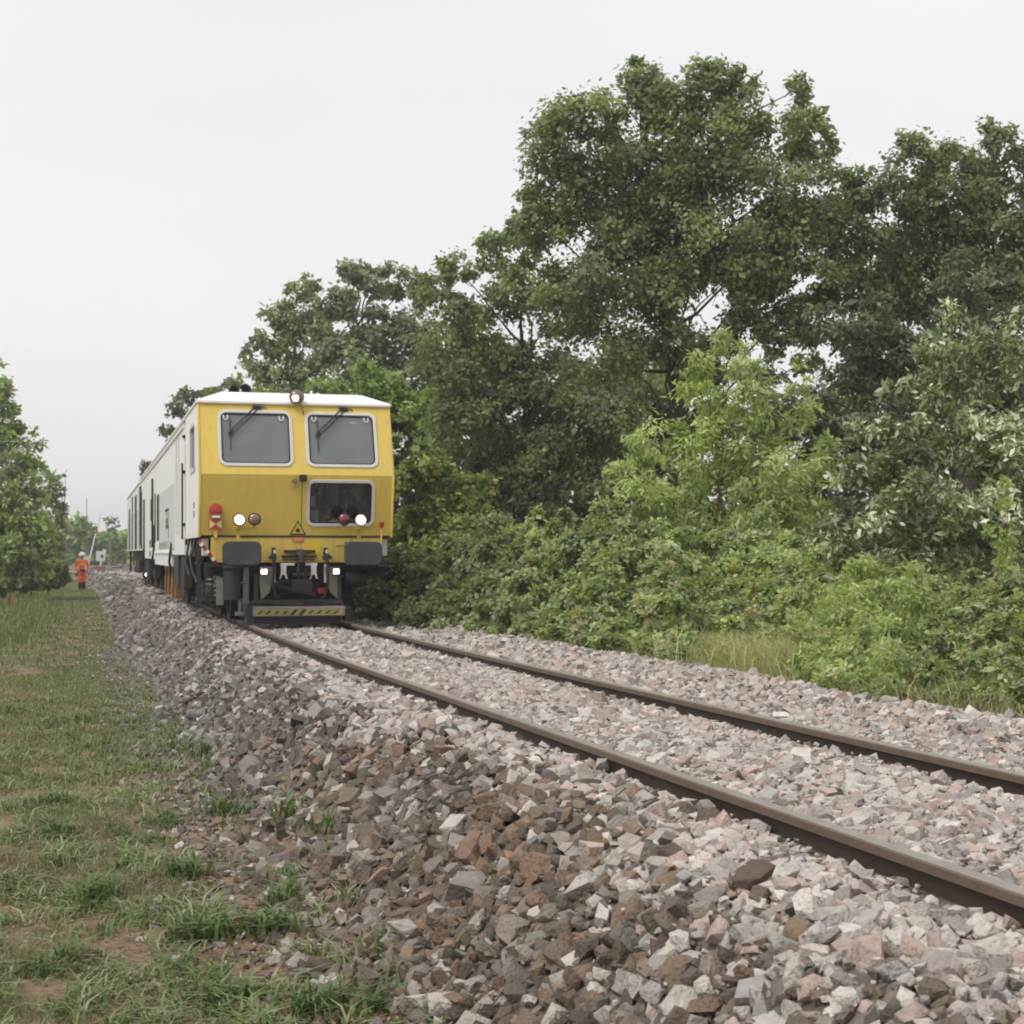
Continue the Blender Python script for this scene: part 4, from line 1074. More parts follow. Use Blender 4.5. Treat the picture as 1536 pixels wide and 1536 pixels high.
DK = 2.8
def LC(pal, k, b_=1.25, r_=1.16): return [tuple(np.array(c) * k * np.array([r_, .97, b_])) for c in pal]
G_DARK, G_OAK, G_GREY, G_BRIGHT, G_ROB, G_PALE, G_BRAM, G_BRAMD, G_WEED = LC(G_DARK, 2.8), LC(G_OAK, 3.2, 1.35, 1.13), LC(G_GREY, 3.3, .95, 1.02), LC(G_BRIGHT, 2.4, 1.3, 1.1), LC(G_ROB, 2.8, 1.4, 1.06), LC(G_PALE, 2.0, 1.0, 1.04), LC(G_BRAM, 3.4, 1.35, 1.2), LC(G_BRAMD, 3.3, 1.0, 1.06), LC(G_WEED, 2.6, 1.6, 1.10)
def leaves(lobes, Z, L, pal, dens=24, wr=.55, droop=.3, flat=.75, depth=1.0, up=.6, nsub=None, zmin=-.05, sub=.36):
    """lobes = (px, py, r_px[, dz]) read off at distance Z; returns vertices, faces, colours"""
    pal = np.array(pal)
    Ps, Os, Cc = [], [], []
    cents = []
    for lb in lobes:
        px, py, rp = lb[:3]; dz = lb[3] if len(lb) > 3 else rng.uniform(-.7, .7) * depth
        r = rp / F * Z
        c = np.array(P(px, py, Z + dz * r)); 
        cents.append((c, r))
        n = int(dens * DK * (r / L) ** 2)
        ns = nsub or max(6, int(14 * (r / .8) ** .5))
        d = rng.normal(size=(ns, 3)); d /= np.linalg.norm(d, axis=1)[:, None]
        sc_ = c + d * r * rng.uniform(.45, 1.0, (ns, 1)) * np.array([1, 1, .85])
        sr = r * sub * rng.uniform(.6, 1.25, ns)
        sh = rng.uniform(.78, 1.22, ns); hue = rng.integers(0, len(pal), ns)
        w_ = rng.integers(0, ns, n)
        g = rng.normal(size=(n, 3)) * .55; g[:, 2] *= flat
        p = sc_[w_] + g * sr[w_][:, None]
        o = (p - c); o /= (np.linalg.norm(o, axis=1)[:, None] + 1e-6)
        pc = np.where(rng.uniform(0, 1, n) < .5, hue[w_], rng.integers(0, len(pal), n))
        cc = pal[pc] * sh[w_][:, None] * rng.uniform(.82, 1.2, (n, 1))
        Ps.append(p); Os.append(o); Cc.append(cc)
    p = np.concatenate(Ps); o = np.concatenate(Os); c = np.concatenate(Cc)
    k_ = p[:, 2] > zmin; p, o, c = p[k_], o[k_], c[k_]
    n = len(p)
    nr = o * .55 + rng.normal(size=(n, 3)) * .55; nr[:, 2] += up; nr /= np.linalg.norm(nr, axis=1)[:, None]
    ax = rng.normal(size=(n, 3)) + o * .5; ax[:, 2] -= droop
    ax -= nr * np.sum(ax * nr, 1)[:, None]; ax /= np.linalg.norm(ax, axis=1)[:, None]
    bx_ = np.cross(nr, ax)
    l = L * .92 * np.exp(rng.normal(0, .3, (n, 1))); wd = l * wr * .58
    v0 = p; v1 = p + ax * l * .45 + bx_ * wd - nr * l * .04; v2 = p + ax * l - nr * l * .12; v3 = p + ax * l * .45 - bx_ * wd - nr * l * .04
    V = np.stack([v0, v1, v2, v3], 1).reshape(-1, 3)
    Fc = np.arange(4 * n).reshape(n, 4)
    return V, Fc, np.repeat(c, 4, 0), cents

NL = [0]
def plant(name, lobes, Z, L, pal, label, cat, group=None, base=None, trunk=True, tr=.16, lm='leaf', limb=1.0, bark='bark', kind=None, **kw):
    V, Fc, Cc, cents = leaves(lobes, Z, L, pal, **kw)
    NL[0] += len(Fc)
    if base is None:
        m_ = np.mean([c for c, r in cents], 0); base = (m_[0], m_[1])
    bz = float(hground(np.array(base[0] - float(E(base[1]))), np.array(base[1])))
    root = empty(name, (base[0], base[1], bz))
    tag(root, label, cat, group, kind)
    V = V - np.array([base[0], base[1], bz])
    link('crown' if cat == 'tree' else 'foliage', npmesh('crown', V, Fc, Cc), M[lm], root)
    if trunk:
        b = MB(); cz = sorted(cents, key=lambda q: q[0][2])
        low = cz[0][0][2] - bz; top = cz[-1][0]
        f0 = Vector((0, 0, -.1)); fk = Vector(((top[0] - base[0]) * .15, (top[1] - base[1]) * .15, max(.3, low * .75)))
        b.tube([f0, Vector((0, 0, .15)), fk.lerp(f0, .4) + Vector((tr * .3, 0, 0)), fk], [tr * 1.35, tr, tr * .85, tr * .75], 10)
        stems = [fk]
        # a leader up the middle, limbs out of it
        ld = Vector((top[0] - base[0], top[1] - base[1], (top[2] - bz) * .93)) 
        lp_ = [fk + (ld - fk) * t + Vector((random.uniform(-.2, .2), random.uniform(-.2, .2), 0)) * (tr * 3 if 0 < t < 1 else 0) for t in (0, .25, .5, .75, 1)]
        b.tube(lp_, [tr * .7, tr * .45, tr * .3, tr * .16, tr * .05], 8)
        for c, r in cents:
            e = Vector((c[0] - base[0], c[1] - base[1], c[2] - bz))
            t = min(.9, max(0, (e.z - fk.z) / max(.1, ld.z - fk.z) - .28)); i0 = min(3, int(t * 4)); s0 = lp_[i0].lerp(lp_[i0 + 1], t * 4 - i0)
            mid = s0.lerp(e, .5) + Vector((random.uniform(-.4, .4), random.uniform(-.4, .4), random.uniform(-.5, .1))) * r
            q1 = s0.lerp(mid, .5) + Vector((random.uniform(-.25, .25), random.uniform(-.25, .25), -.15)) * r; q2 = mid.lerp(e, .5) + Vector((random.uniform(-.2, .2), random.uniform(-.2, .2), .1)) * r
            rr_ = tr * .15 * limb
            b.tube([s0, q1, mid, q2, e], [rr_, rr_ * .8, rr_ * .6, rr_ * .42, rr_ * .2], 6)
            for _ in range(4):
                d = Vector((random.gauss(0, 1), random.gauss(0, 1), random.gauss(.4, .8))).normalized() * r * random.uniform(.7, 1.0)
                s1 = mid.lerp(e, random.uniform(.1, .9)); b.tube([s1, s1 + d * .5 + Vector((0, 0, .05 * r)), s1 + d], [rr_ * .3, rr_ * .2, rr_ * .07], 5)
        b.build('trunk' if cat == 'tree' else 'stems', M[bark], root, smooth=True, split=False)
    return root

GT = 'trees behind the bramble bank'
plant('oak_tree', [(870, 190, 62), (826, 232, 42), (905, 255, 72), (960, 112, 30), (965, 145, 42), (1005, 168, 62), (1062, 112, 32), (1060, 150, 48), (1112, 118, 26), (1110, 160, 46), (1195, 135, 26), (1205, 175, 38), (1222, 215, 36), (1150, 215, 62), (1066, 235, 78), (985, 265, 78), (1200, 285, 62), (1110, 320, 86), (1010, 355, 88), (888, 335, 76), (812, 285, 30), (815, 340, 44), (1195, 365, 60), (1090, 420, 72), (970, 440, 72), (868, 420, 76), (1240, 320, 32), (1150, 500, 24), (1190, 468, 30), (1172, 520, 28), (1210, 540, 24), (1235, 400, 34), (1130, 470, 40), (1050, 370, 60), (930, 350, 60), (1030, 280, 60), (1140, 400, 60), (905, 520, 66), (1010, 515, 56), (1090, 500, 34), (820, 195, 28), (900, 145, 16)],
      32, .102, G_OAK, 'tallest broad oak tree with uneven crown rising above everything on the right', 'tree', GT, base=tuple(P(1040, 0, 33).xy), tr=.26, dens=17, sub=.4)
plant('oak_tree', [(1275, 265, 22), (1300, 290, 34), (1360, 212, 18), (1372, 245, 42), (1350, 295, 52), (1435, 245, 46), (1490, 205, 30), (1515, 245, 40), (1430, 325, 68), (1350, 375, 66), (1290, 355, 46), (1505, 340, 62), (1300, 430, 44), (1395, 445, 74), (1500, 440, 74), (1575, 290, 60), (1580, 410, 80), (1640, 350, 90), (1262, 300, 30), (1255, 350, 34), (1265, 400, 40), (1240, 440, 34), (1300, 500, 40), (1225, 500, 34), (1200, 460, 20), (1340, 440, 50), (1450, 400, 50), (1400, 350, 50), (1480, 300, 40)],
      33, .104, [tuple(np.array(c) * .92) for c in G_OAK], 'dark green oak tree at the right edge of the picture with a ragged top', 'tree', GT, base=tuple(P(1440, 0, 34).xy), tr=.24, dens=18, sub=.4)
plant('willow_tree', [(1265, 545, 52), (1340, 545, 64), (1300, 640, 70), (1235, 660, 50), (1420, 520, 66), (1210, 600, 36), (1330, 470, 46), (1260, 750, 70), (1450, 620, 76), (1530, 545, 76), (1180, 740, 60), (1360, 720, 70), (1440, 420, 50), (1510, 460, 60), (1600, 560, 80), (1200, 820, 60), (1160, 640, 34), (1240, 480, 30), (1275, 500, 44), (1150, 560, 26)],
      27, .105, [tuple(np.array(c) * .85) for c in G_GREY], 'dark grey green willow tree standing below the right hand oak', 'tree', GT, base=tuple(P(1350, 0, 27.5).xy), tr=.2, lm='leafdull', dens=20, wr=.42)
plant('ash_tree', [(690, 408, 32), (742, 372, 36), (788, 345, 34), (780, 425, 54), (702, 465, 54), (648, 430, 26), (830, 470, 62), (762, 535, 72), (676, 545, 62), (842, 590, 74), (762, 635, 76), (690, 640, 58), (905, 640, 74), (950, 590, 56), (832, 700, 70), (730, 720, 60), (920, 730, 60)],
      38, .12, G_OAK, 'mid green tree left of the tallest oak with branches reaching down to the brambles', 'tree', GT, base=tuple(P(790, 0, 38.5).xy), tr=.24, dens=18)
plant('poplar_tree', [(530, 412, 26), (505, 455, 36), (568, 425, 34), (618, 430, 32), (562, 495, 46), (622, 505, 46), (497, 515, 40), (545, 555, 48), (640, 560, 50), (600, 600, 50)],
      50, .17, [tuple(np.array(c) * 1.2) for c in G_GREY], 'greyish round topped tree standing behind and above the roof of the machine', 'tree', GT, base=tuple(P(565, 0, 50.5).xy), tr=.26, dens=24)
plant('oak_tree', [(452, 432, 26), (425, 472, 30), (388, 515, 24), (442, 515, 40), (402, 552, 36), (462, 565, 42), (370, 530, 12), (470, 480, 30), (500, 600, 40), (430, 600, 40)],
      57, .18, G_OAK, 'green tree directly above the horns on the machine roof', 'tree', GT, base=tuple(P(432, 0, 57.5).xy), tr=.26, dens=18)
plant('field_tree', [(350, 572, 14), (322, 588, 14), (345, 600, 26), (385, 600, 30), (320, 615, 20), (370, 640, 40)],
      72, .22, G_OAK, 'small tree seen just left of the horns over the white machine roof', 'tree', GT, base=tuple(P(350, 0, 72).xy), tr=.2, dens=20)
plant('field_tree', [(283, 592, 18), (262, 612, 15), (252, 645, 11), (290, 625, 22), (270, 655, 16), (300, 665, 20)],
      82, .24, [tuple(np.array(c) * .95) for c in G_DARK], 'dark ragged tree rising behind the left end of the machine roof', 'tree', GT, base=tuple(P(277, 0, 82).xy), tr=.2, dens=20)
plant('field_tree', [(216, 693, 6), (211, 706, 7), (224, 700, 8), (236, 698, 8), (232, 715, 12)],
      105, .24, G_DARK, 'tiny distant treetop peeping over the far end of the wagon', 'tree', GT, base=tuple(P(226, 0, 105).xy), tr=.15, dens=16)
# deeper wood that closes the gaps
wood = []
for px in range(470, 1760, 62):
    for py in (560, 640, 720, 800):
        if px < 640 and py < 640: continue
        if px > 1060 and px < 1260 and py < 600: continue
        wood.append((px + random.uniform(-20, 20), py + random.uniform(-20, 20), random.uniform(38, 54)))
    for py in (790, 850): wood.append((px + 30, py, 50))
plant('woodland', wood, 42, .27, G_DARK, 'dark mass of woodland filling in behind the row of trees', 'woodland', base=tuple(P(1100, 0, 43).xy), trunk=False, kind='stuff', dens=26, depth=1.5)
# bushes
plant('hazel_bush', [(490, 585, 32), (540, 572, 34), (590, 580, 36), (640, 610, 42), (600, 640, 46), (650, 670, 46), (560, 620, 40)], 41, .14, G_BRIGHT, 'bright green bush top rising right behind the machine roof', 'bush', base=tuple(P(590, 0, 41).xy), tr=.08, dens=22)
plant('maple_bush', [(615, 720, 38), (652, 690, 34), (640, 765, 42), (700, 735, 36), (692, 785, 42), (735, 782, 24), (612, 800, 38), (600, 850, 40), (655, 830, 42), (610, 880, 30)], 31, .115, LC([(.08, .125, .03), (.10, .15, .035), (.06, .10, .026), (.15, .19, .05)], 2.2), 'yellow green maple bush beside the right side of the yellow cab', 'bush', base=tuple(P(650, 0, 31).xy), tr=.07, dens=20, wr=.6)
plant('robinia_bush', [(1085, 512, 26), (1050, 545, 30), (1112, 545, 34), (1065, 600, 50), (1130, 600, 48), (985, 665, 48), (1050, 690, 70), (1140, 700, 70), (1198, 545, 10), (1200, 575, 18), (1205, 620, 30), (965, 750, 54), (1050, 780, 70), (1150, 790, 64), (1215, 690, 44), (932, 700, 26), (1090, 850, 50), (990, 820, 50), (1190, 760, 50)],
      21.5, .10, G_ROB, 'feathery yellow green bush standing alone in front of the dark trees', 'bush', base=tuple(P(1080, 0, 21.8).xy), tr=.09, dens=20, wr=.30, droop=.9, bark='twig')
plant('willow_bush', [(1432, 470, 26), (1405, 520, 40), (1470, 515, 38), (1355, 580, 36), (1425, 590, 54), (1505, 565, 54), (1312, 645, 38), (1385, 665, 56), (1465, 670, 64), (1540, 630, 60), (1335, 735, 54), (1415, 755, 56), (1495, 770, 60), (1275, 715, 42), (1560, 740, 60), (1305, 815, 56), (1395, 850, 56), (1485, 860, 56), (1540, 500, 40), (1240, 790, 40), (1580, 850, 60), (1440, 820, 60), (1540, 800, 60), (1350, 800, 50), (1530, 870, 50), (1340, 690, 50), (1500, 700, 60)],
      17.5, .085, G_PALE, 'pale silvery green willow bush filling the right edge above the weeds', 'bush', base=tuple(P(1430, 0, 18).xy), tr=.05, lm='leafpale', dens=17, wr=.36, up=.2, bark='twig')
plant('sapling', [(1510, 722, 8), (1508, 755, 13), (1500, 800, 19), (1515, 840, 22), (1505, 885, 25), (1512, 930, 26)], 14.3, .06, G_WEED, 'slim upright yellow green sapling near the right edge of the picture', 'sapling', tr=.02, dens=20, wr=.4, bark='twig')
plant('shrub', [(805, 735, 12), (830, 720, 10), (795, 765, 20), (825, 770, 20), (850, 745, 12), (780, 742, 10), (815, 810, 30)], 25.5, .075, [(.11, .13, .06), (.14, .155, .08), (.08, .10, .045)], 'thin pale sprigs sticking up from the brambles left of the feathery bush', 'shrub', tr=.025, dens=16, wr=.4, bark='twig')

def bank(x0, x1, yt, yb_off, step=34, zoff=None, zk=1.0):
    """lobes for a bush between px x0 and x1; yt(px) = its top; deeper towards the top"""
    L_ = []
    px = x0
    while px < x1:
        yb = 930 + (px - 600) * .152 + yb_off
        zb = zk * F * .99 / max(60, (yb - (yb_off - zoff if zoff is not None else 0) - 830)); t_ = yt(px)
        py = yb
        while py > t_:
            f = (yb - py) / max(1, yb - t_)
            L_.append((px + random.uniform(-12, 12), py - 6, random.uniform(20, 32) * (1 + .25 * f), zb * (1 + .22 * f)))
            py -= step * .8
        px += step
    return L_
def bankplant(name, lob, L, pal, label, cat='bramble', lm='leaf', dens=22, **kw):
    out_ = []
    Zm = np.mean([q[3] for q in lob])
    l2 = [(768 + (a - 768), b_, r_ * z_ / Zm * 1.0, 0, z_) for a, b_, r_, z_ in lob]
    # convert: positions at own depth expressed as lobes at depth Zm through a depth offset
    lobes = []
    for (a, b_, r_, z_) in lob:
        p3 = P(a, b_, z_); qx, qy, _ = proj(*p3); rm = r_ * z_ / Zm
        lobes.append((a, b_, r_, (z_ - Zm) / (rm / F * Zm) if rm else 0))
    # P() scales with depth, so radii must be corrected back to metres at Zm
    fixed = [(a, b_, r_ * z_ / Zm, (z_ - Zm) / (r_ * z_ / Zm / F * Zm)) for (a, b_, r_, z_) in lob]
    return plant(name, fixed, Zm, L, pal, label, cat, 'undergrowth along the right hand edge of the ballast', trunk=True, tr=.012, limb=2.2, lm=lm, dens=dens, bark='twig', zmin=.3, **kw)
top1 = lambda x: np.interp(x, [540, 600, 700, 800, 900, 1000, 1100, 1200, 1300, 1400, 1500, 1650], [850, 850, 820, 790, 775, 800, 815, 840, 850, 860, 880, 900])
bankplant('bramble_bush', bank(548, 650, lambda x: 845, -4, 24), .075, G_DARK, 'dark low bushes just right of the wheels of the machine', dens=18)
bankplant('bramble_bush', bank(645, 790, top1, -6), .07, G_BRAMD, 'dull grey green bramble thicket right of the yellow cab', lm='leafdull')
bankplant('bramble_bush', bank(775, 930, top1, -6), .066, [tuple(np.array(c) * .9) for c in G_BRAM], 'bramble thicket with dark hollows below the pale sprigs')
bankplant('bramble_bush', bank(915, 1045, lambda x: top1(x) + 10, -14), .062, G_BRAM, 'bramble thicket with fresh green leaves below the feathery bush')
bankplant('bramble_bush', bank(1035, 1250, lambda x: top1(x) - 10, -52, zoff=-10, zk=1.22), .058, [tuple(np.array(c) * 1.05) for c in G_BRAM], 'bramble thicket right of the feathery bush behind the yellow grass')
bankplant('weeds', bank(1228, 1370, lambda x: 880 + 14 * math.sin(x * .11), -10, 38), .055, G_WEED + G_BRAM + G_ROB[:2], 'bright green leafy weeds beside the ballast right of the yellow grass', 'weeds', wr=.36, up=.3, sub=.5)
bankplant('weeds', bank(1350, 1600, lambda x: 890 + 16 * math.sin(x * .07), -24, 42), .052, [tuple(np.array(c) * .85) for c in G_WEED + G_BRAM + G_BRAM], 'darker leafy weeds below the silvery bush behind the dry grass', 'weeds', wr=.42)
bankplant('bramble_bush', bank(1230, 1620, lambda x: 850, -70, 46, zoff=-20, zk=1.12), .06, G_BRAMD, 'shaded bramble growth at the foot of the silvery bush', lm='leafdull', dens=16)

# left hedge and far background
GH = 'trees of the left hedge'
plant('hedge_tree', [(-4, 548, 9), (8, 575, 11), (-12, 600, 26), (14, 615, 16), (24, 640, 14), (0, 660, 30), (30, 680, 24), (52, 648, 6), (58, 665, 8), (48, 700, 16), (8, 730, 34), (38, 760, 30), (-10, 800, 40), (24, 820, 34), (-40, 700, 50), (-50, 620, 40), (-60, 800, 60), (40, 850, 20), (5, 860, 26), (28, 700, 26), (12, 760, 32), (52, 735, 18), (55, 790, 26), (30, 800, 36), (20, 840, 34), (4, 580, 18), (16, 650, 22), (-10, 870, 26), (20, 868, 20), (45, 866, 18), (62, 862, 14), (70, 820, 18)],
      60, .17, LC(G_OAK + G_BRIGHT[:2], 1.35, 1.0, 1.0), 'nearest and tallest tree of the hedge at the left edge', 'tree', GH, base=tuple(P(0, 0, 61).xy), tr=.2, dens=20)
plant('hedge_tree', [(62, 715, 16), (52, 750, 20), (66, 790, 22), (50, 830, 24), (70, 850, 14), (40, 790, 26)],
      74, .2, G_BRIGHT, 'lighter green tree in the middle of the left hedge', 'tree', GH, base=tuple(P(55, 0, 74).xy), tr=.15, dens=18)
plant('hedge_tree', [(82, 722, 11), (92, 738, 8), (80, 760, 17), (86, 790, 13), (80, 825, 18), (90, 850, 10), (70, 850, 14), (98, 712, 3), (76, 740, 16), (88, 770, 12), (86, 810, 13), (72, 800, 20), (84, 838, 14), (78, 860, 12), (90, 862, 8), (66, 862, 14)],
      90, .22, LC(G_OAK, 1.05, 1, 1), 'dark tree at the far end of the left hedge above the worker', 'tree', GH, base=tuple(P(80, 0, 90).xy), tr=.15, dens=20)
far = [(88, 800, 20), (120, 805, 18), (140, 812, 16), (108, 838, 18), (135, 838, 16), (160, 838, 14), (190, 822, 18), (215, 810, 20), (104, 790, 12), (118, 786, 12), (132, 792, 10), (150, 806, 11), (165, 800, 7), (178, 808, 12), (196, 806, 14), (112, 815, 16), (135, 820, 16), (158, 826, 16), (182, 830, 16), (100, 835, 14), (125, 842, 12), (206, 830, 14), (60, 800, 20), (20, 800, 24), (240, 810, 30), (-30, 790, 30)]
plant('far_woodland', far, 170, .7, [tuple(np.array(c) * 1.15) for c in G_BRIGHT], 'distant green trees beyond the level crossing', 'woodland', base=tuple(P(140, 0, 170).xy), trunk=False, kind='stuff', dens=50)
plant('birch_tree', [(166, 780, 7), (158, 777, 4), (176, 786, 5), (170, 795, 7)], 140, .3, G_GREY, 'thin pale stemmed tree standing beyond the crossing', 'tree', base=tuple(P(166, 0, 140).xy), tr=.13, dens=9, bark='twig')
# low hedge foot weeds on the left
hl = []
for px in range(-30, 92, 11):
    hl.append((px, 880 - px * .1, 11)); hl.append((px + 5, 866, 12)); hl.append((px, 852, 12))
plant('hedge_undergrowth', hl, 62, .13, G_BRAM, 'low weeds along the foot of the left hedge', 'undergrowth', trunk=False, kind='stuff', dens=42, depth=3)

# ------------------------------------------------------------------ grass
def blades(u, y, z, h, lean, wd, pal, bend=.6):
    n = len(u); x = u + E(y)
    a = rng.uniform(0, 2 * PI, n); d = np.stack([np.cos(a), np.sin(a), np.zeros(n)], -1); sdv = np.stack([-np.sin(a), np.cos(a), np.zeros(n)], -1)
    p0 = np.stack([x, y, z], -1); upv = np.array([0, 0, 1.0])
    l = lean[:, None]; hh = h[:, None]; w_ = wd[:, None]
    p1 = p0 + upv * hh * .6 + d * hh * l * .35; p2 = p0 + upv * hh * (1 - bend * np.clip(l, 0, 1) * .5) + d * hh * l * 1.0
    V = np.stack([p0 - sdv * w_ * .5, p0 + sdv * w_ * .5, p1 + sdv * w_ * .45, p1 - sdv * w_ * .45, p2 + sdv * w_ * .08, p2 - sdv * w_ * .08], 1).reshape(-1, 3)
    b0 = (np.arange(n) * 6)[:, None]
    Fc = np.concatenate([b0 + np.array([[0, 1, 2, 3]]), b0 + np.array([[3, 2, 4, 5]])], 0)
    pal = np.array(pal); c = pal[rng.integers(0, len(pal), n)] * rng.uniform(.75, 1.25, (n, 1))
    return V, Fc, np.repeat(c, 6, 0)
def joinlist(parts):
    V, Fc, Cc, b0 = [], [], [], 0
    for v, f, c in parts: V.append(v); Fc.append(f + b0); Cc.append(c); b0 += len(v)
    return np.concatenate(V), np.concatenate(Fc), np.concatenate(Cc)
P_G = [(.15, .185, .065), (.19, .22, .09), (.12, .155, .055), (.23, .25, .12)]
P_STRAW = [(.27, .23, .14), (.22, .18, .11), (.33, .29, .19), (.17, .15, .08)]
def lawn(n, y0, y1, u0, u1, h0, h1, w0, w1, pal, clump=2.0, thr=0.0, lean=(.2, 1.4)):
    y = y0 + (y1 - y0) * rng.uniform(0, 1, n); u = rng.uniform(u0, u1, n)
    dn = vnoise(u * 1.0, y, clump, 9) + .5 * vnoise(u, y, clump * 3, 4) + rng.normal(0, .25, n) - 1.5 * dirt(u, y)
    toe = 1.2 + .18 * vnoise(y * 0, y, 1.1, 2)
    k_ = (dn > thr) & (u < toe + rng.normal(0, .1, n)); u, y = u[k_], y[k_]
    z = np.where(u < 1.15, hground(u, y), hbed(u, y) + .01)
    v, _ = visible(u, y, z, 30); u, y, z = u[v], y[v], z[v]; m_ = len(u)
    return blades(u, y, z - .005, rng.uniform(h0, h1, m_), rng.uniform(*lean, m_), rng.uniform(w0, w1, m_), pal)
P_PALE = [(.20, .25, .11), (.26, .30, .16), (.16, .22, .08), (.32, .34, .21)]
parts = [lawn(42000, 4.6, 12, -.6, 1.3, .02, .06, .003, .007, P_G, thr=-.15),
         lawn(16000, 4.6, 12, -.6, 1.3, .03, .085, .006, .012, P_PALE, 2.6, .15, (.8, 2.2)),
         lawn(24000, 4.6, 12, -.6, 1.4, .03, .08, .002, .005, P_STRAW, 3, -.1, (.8, 2.4)),
         lawn(36000, 12, 26, -1.5, 1.3, .03, .08, .006, .012, P_G + P_PALE[:1], 1.2, -.3),
         lawn(15000, 12, 26, -1.5, 1.3, .03, .09, .005, .010, P_STRAW, 2, 0, (.8, 2.4)),
         lawn(34000, 26, 95, -3.5, 1.2, .03, .07, .012, .03, [tuple(np.array(c) * np.array([.88, 1.03, .95])) for c in P_G], .6, -.8)]
# small flat leaves of clover and plantain close to the soil
def litter(n, y0, y1, sz, pal, thr, sd):
    y = rng.uniform(y0, y1, n); u = rng.uniform(-1, 1.35, n)
    dn = vnoise(u, y, 3.1, sd) + rng.normal(0, .25, n); k_ = dn > thr; u, y = u[k_], y[k_]
    z = hground(u, y); v, _ = visible(u, y, z, 20); u, y, z = u[v], y[v], z[v]; m_ = len(u)
    a = rng.uniform(0, 2 * PI, m_); l = rng.uniform(.5, 1.2, m_)[:, None] * sz
    d = np.stack([np.cos(a), np.sin(a), rng.uniform(-.2, .7, m_)], -1); sd_ = np.stack([-np.sin(a), np.cos(a), rng.uniform(-.4, .4, m_)], -1)
    p = np.stack([u + E(y), y, z + .006 + rng.uniform(0, .015, m_)], -1)
    V = np.stack([p, p + d * l * .5 + sd_ * l * .28, p + d * l, p + d * l * .5 - sd_ * l * .28], 1).reshape(-1, 3)
    pal = np.array(pal); c = pal[rng.integers(0, len(pal), m_)] * rng.uniform(.75, 1.25, (m_, 1))
    return V, np.arange(4 * m_).reshape(m_, 4), np.repeat(c, 4, 0)
parts += [litter(16000, 4.6, 11, .026, P_G + P_PALE, .05, 2), litter(9000, 4.6, 11, .03, [(.2, .12, .08), (.26, .18, .12), (.15, .09, .06), (.3, .25, .18)], .0, 12), litter(14000, 11, 24, .04, P_G + P_PALE, 0, 2)]
V, Fc, Cc = joinlist(parts)
tag(link('short_grass', npmesh('short_grass', V, Fc, Cc), M['grassm']), 'short worn grass and straw covering the verge left of the ballast', 'grass', kind='stuff')
wp_ = []
for i in range(480):
    y_ = 4.8 + 15 * rng.uniform() ** 1.5; u_ = rng.uniform(-.45 - .03 * y_, 1.35)
    if dirt(np.array(u_), np.array(y_)) > .6 and rng.uniform() < .6: continue
    m_ = int(rng.integers(10, 34)); sp_ = rng.uniform(.02, .06)
    uu_ = u_ + rng.normal(0, sp_, m_); yy_ = y_ + rng.normal(0, sp_ * 1.3, m_)
    z_ = np.where(uu_ < 1.15, hground(uu_, yy_), hbed(uu_, yy_) + .01)
    h_ = rng.uniform(.04, .13)
    wp_.append(blades(uu_, yy_, z_ - .005, rng.uniform(h_ * .5, h_ * 1.3, m_), rng.uniform(.5, 1.9, m_), rng.uniform(.006, .016, m_), P_PALE if i % 3 else [(.10, .16, .05), (.13, .19, .07)]))
V, Fc, Cc = joinlist(wp_)
tag(link('verge_weeds', npmesh('verge_weeds', V, Fc, Cc), M['grassm']), 'pale green rosettes and coarse weeds scattered through the worn verge', 'weeds', kind='stuff')
# taller rough grass left, by the hedge
def rough(name, pts, label, pal, n, h, lean=(.2, 1.0), w_=(.006, .012), sp_=(.35, .6)):
    P3 = [P(a, b_, F * drop / (b_ - 830)) for a, b_, drop in pts]
    u = np.array([p.x - float(E(p.y)) for p in P3]); y = np.array([p.y for p in P3])
    i = rng.integers(0, len(u), n); sp = rng.normal(0, 1, (n, 2)) * np.array(sp_)
    uu_, yy_ = u[i] + sp[:, 0], y[i] + sp[:, 1]
    z = np.where(uu_ > 5.6, np.maximum(hground(uu_, yy_), hbed(np.minimum(uu_, 6.3), yy_)), hground(uu_, yy_))
    k_ = (uu_ < 1.0) | (uu_ > 5.86); uu_, yy_, z = uu_[k_], yy_[k_], z[k_]; m_ = len(z)
    V, Fc, Cc = blades(uu_, yy_, z - .01, rng.uniform(*h, m_), rng.uniform(*lean, m_), rng.uniform(*w_, m_), pal)
    return tag(link(name, npmesh(name, V, Fc, Cc), M['grassm']), label, 'grass', kind='stuff')
rough('tall_grass', [(a, 893 + 14 * k_, 1.77) for k_ in range(6) for a in range(-12, 66 - 11 * k_, 6)], 'taller dull grass at the left edge below the hedge', [(.17, .20, .08), (.22, .24, .11), (.14, .18, .06)], 8000, (.08, .34), w_=(.012, .03), sp_=(.5, 2.6))
rough('yellow_grass', [(a, 978 + (a - 1040) * .165 - q, 1.02) for a in range(1025, 1250, 8) for q in (0, 5, 12, 22, 32)], 'pale yellow grass at the edge of the ballast below the brambles', [(.46, .45, .24), (.38, .40, .18), (.55, .50, .32), (.30, .34, .13)], 17000, (.28, .70), (.3, 1.3), (.005, .010))
rough('fringe_grass', [(a, 927 + (a - 600) * .152 - q, 1.02) for a in range(690, 1620, 9) for q in (-6, 0, 6, 14)], 'thin pale grass stems growing through the brambles and weeds along the ballast', [(.34, .36, .18), (.26, .31, .13), (.42, .39, .24), (.20, .26, .09)], 15000, (.12, .5), (.2, 1.3), (.004, .009))
rough('dry_grass', [(a, 1046 + (a - 1400) * .13 - q, 1.02) for a in range(1390, 1620, 10) for q in (0, 8, 16)], 'dry brown grass at the edge of the ballast at the right edge', [(.26, .2, .12), (.22, .17, .09), (.16, .17, .07), (.32, .26, .17)], 7000, (.12, .42), (.4, 1.6))

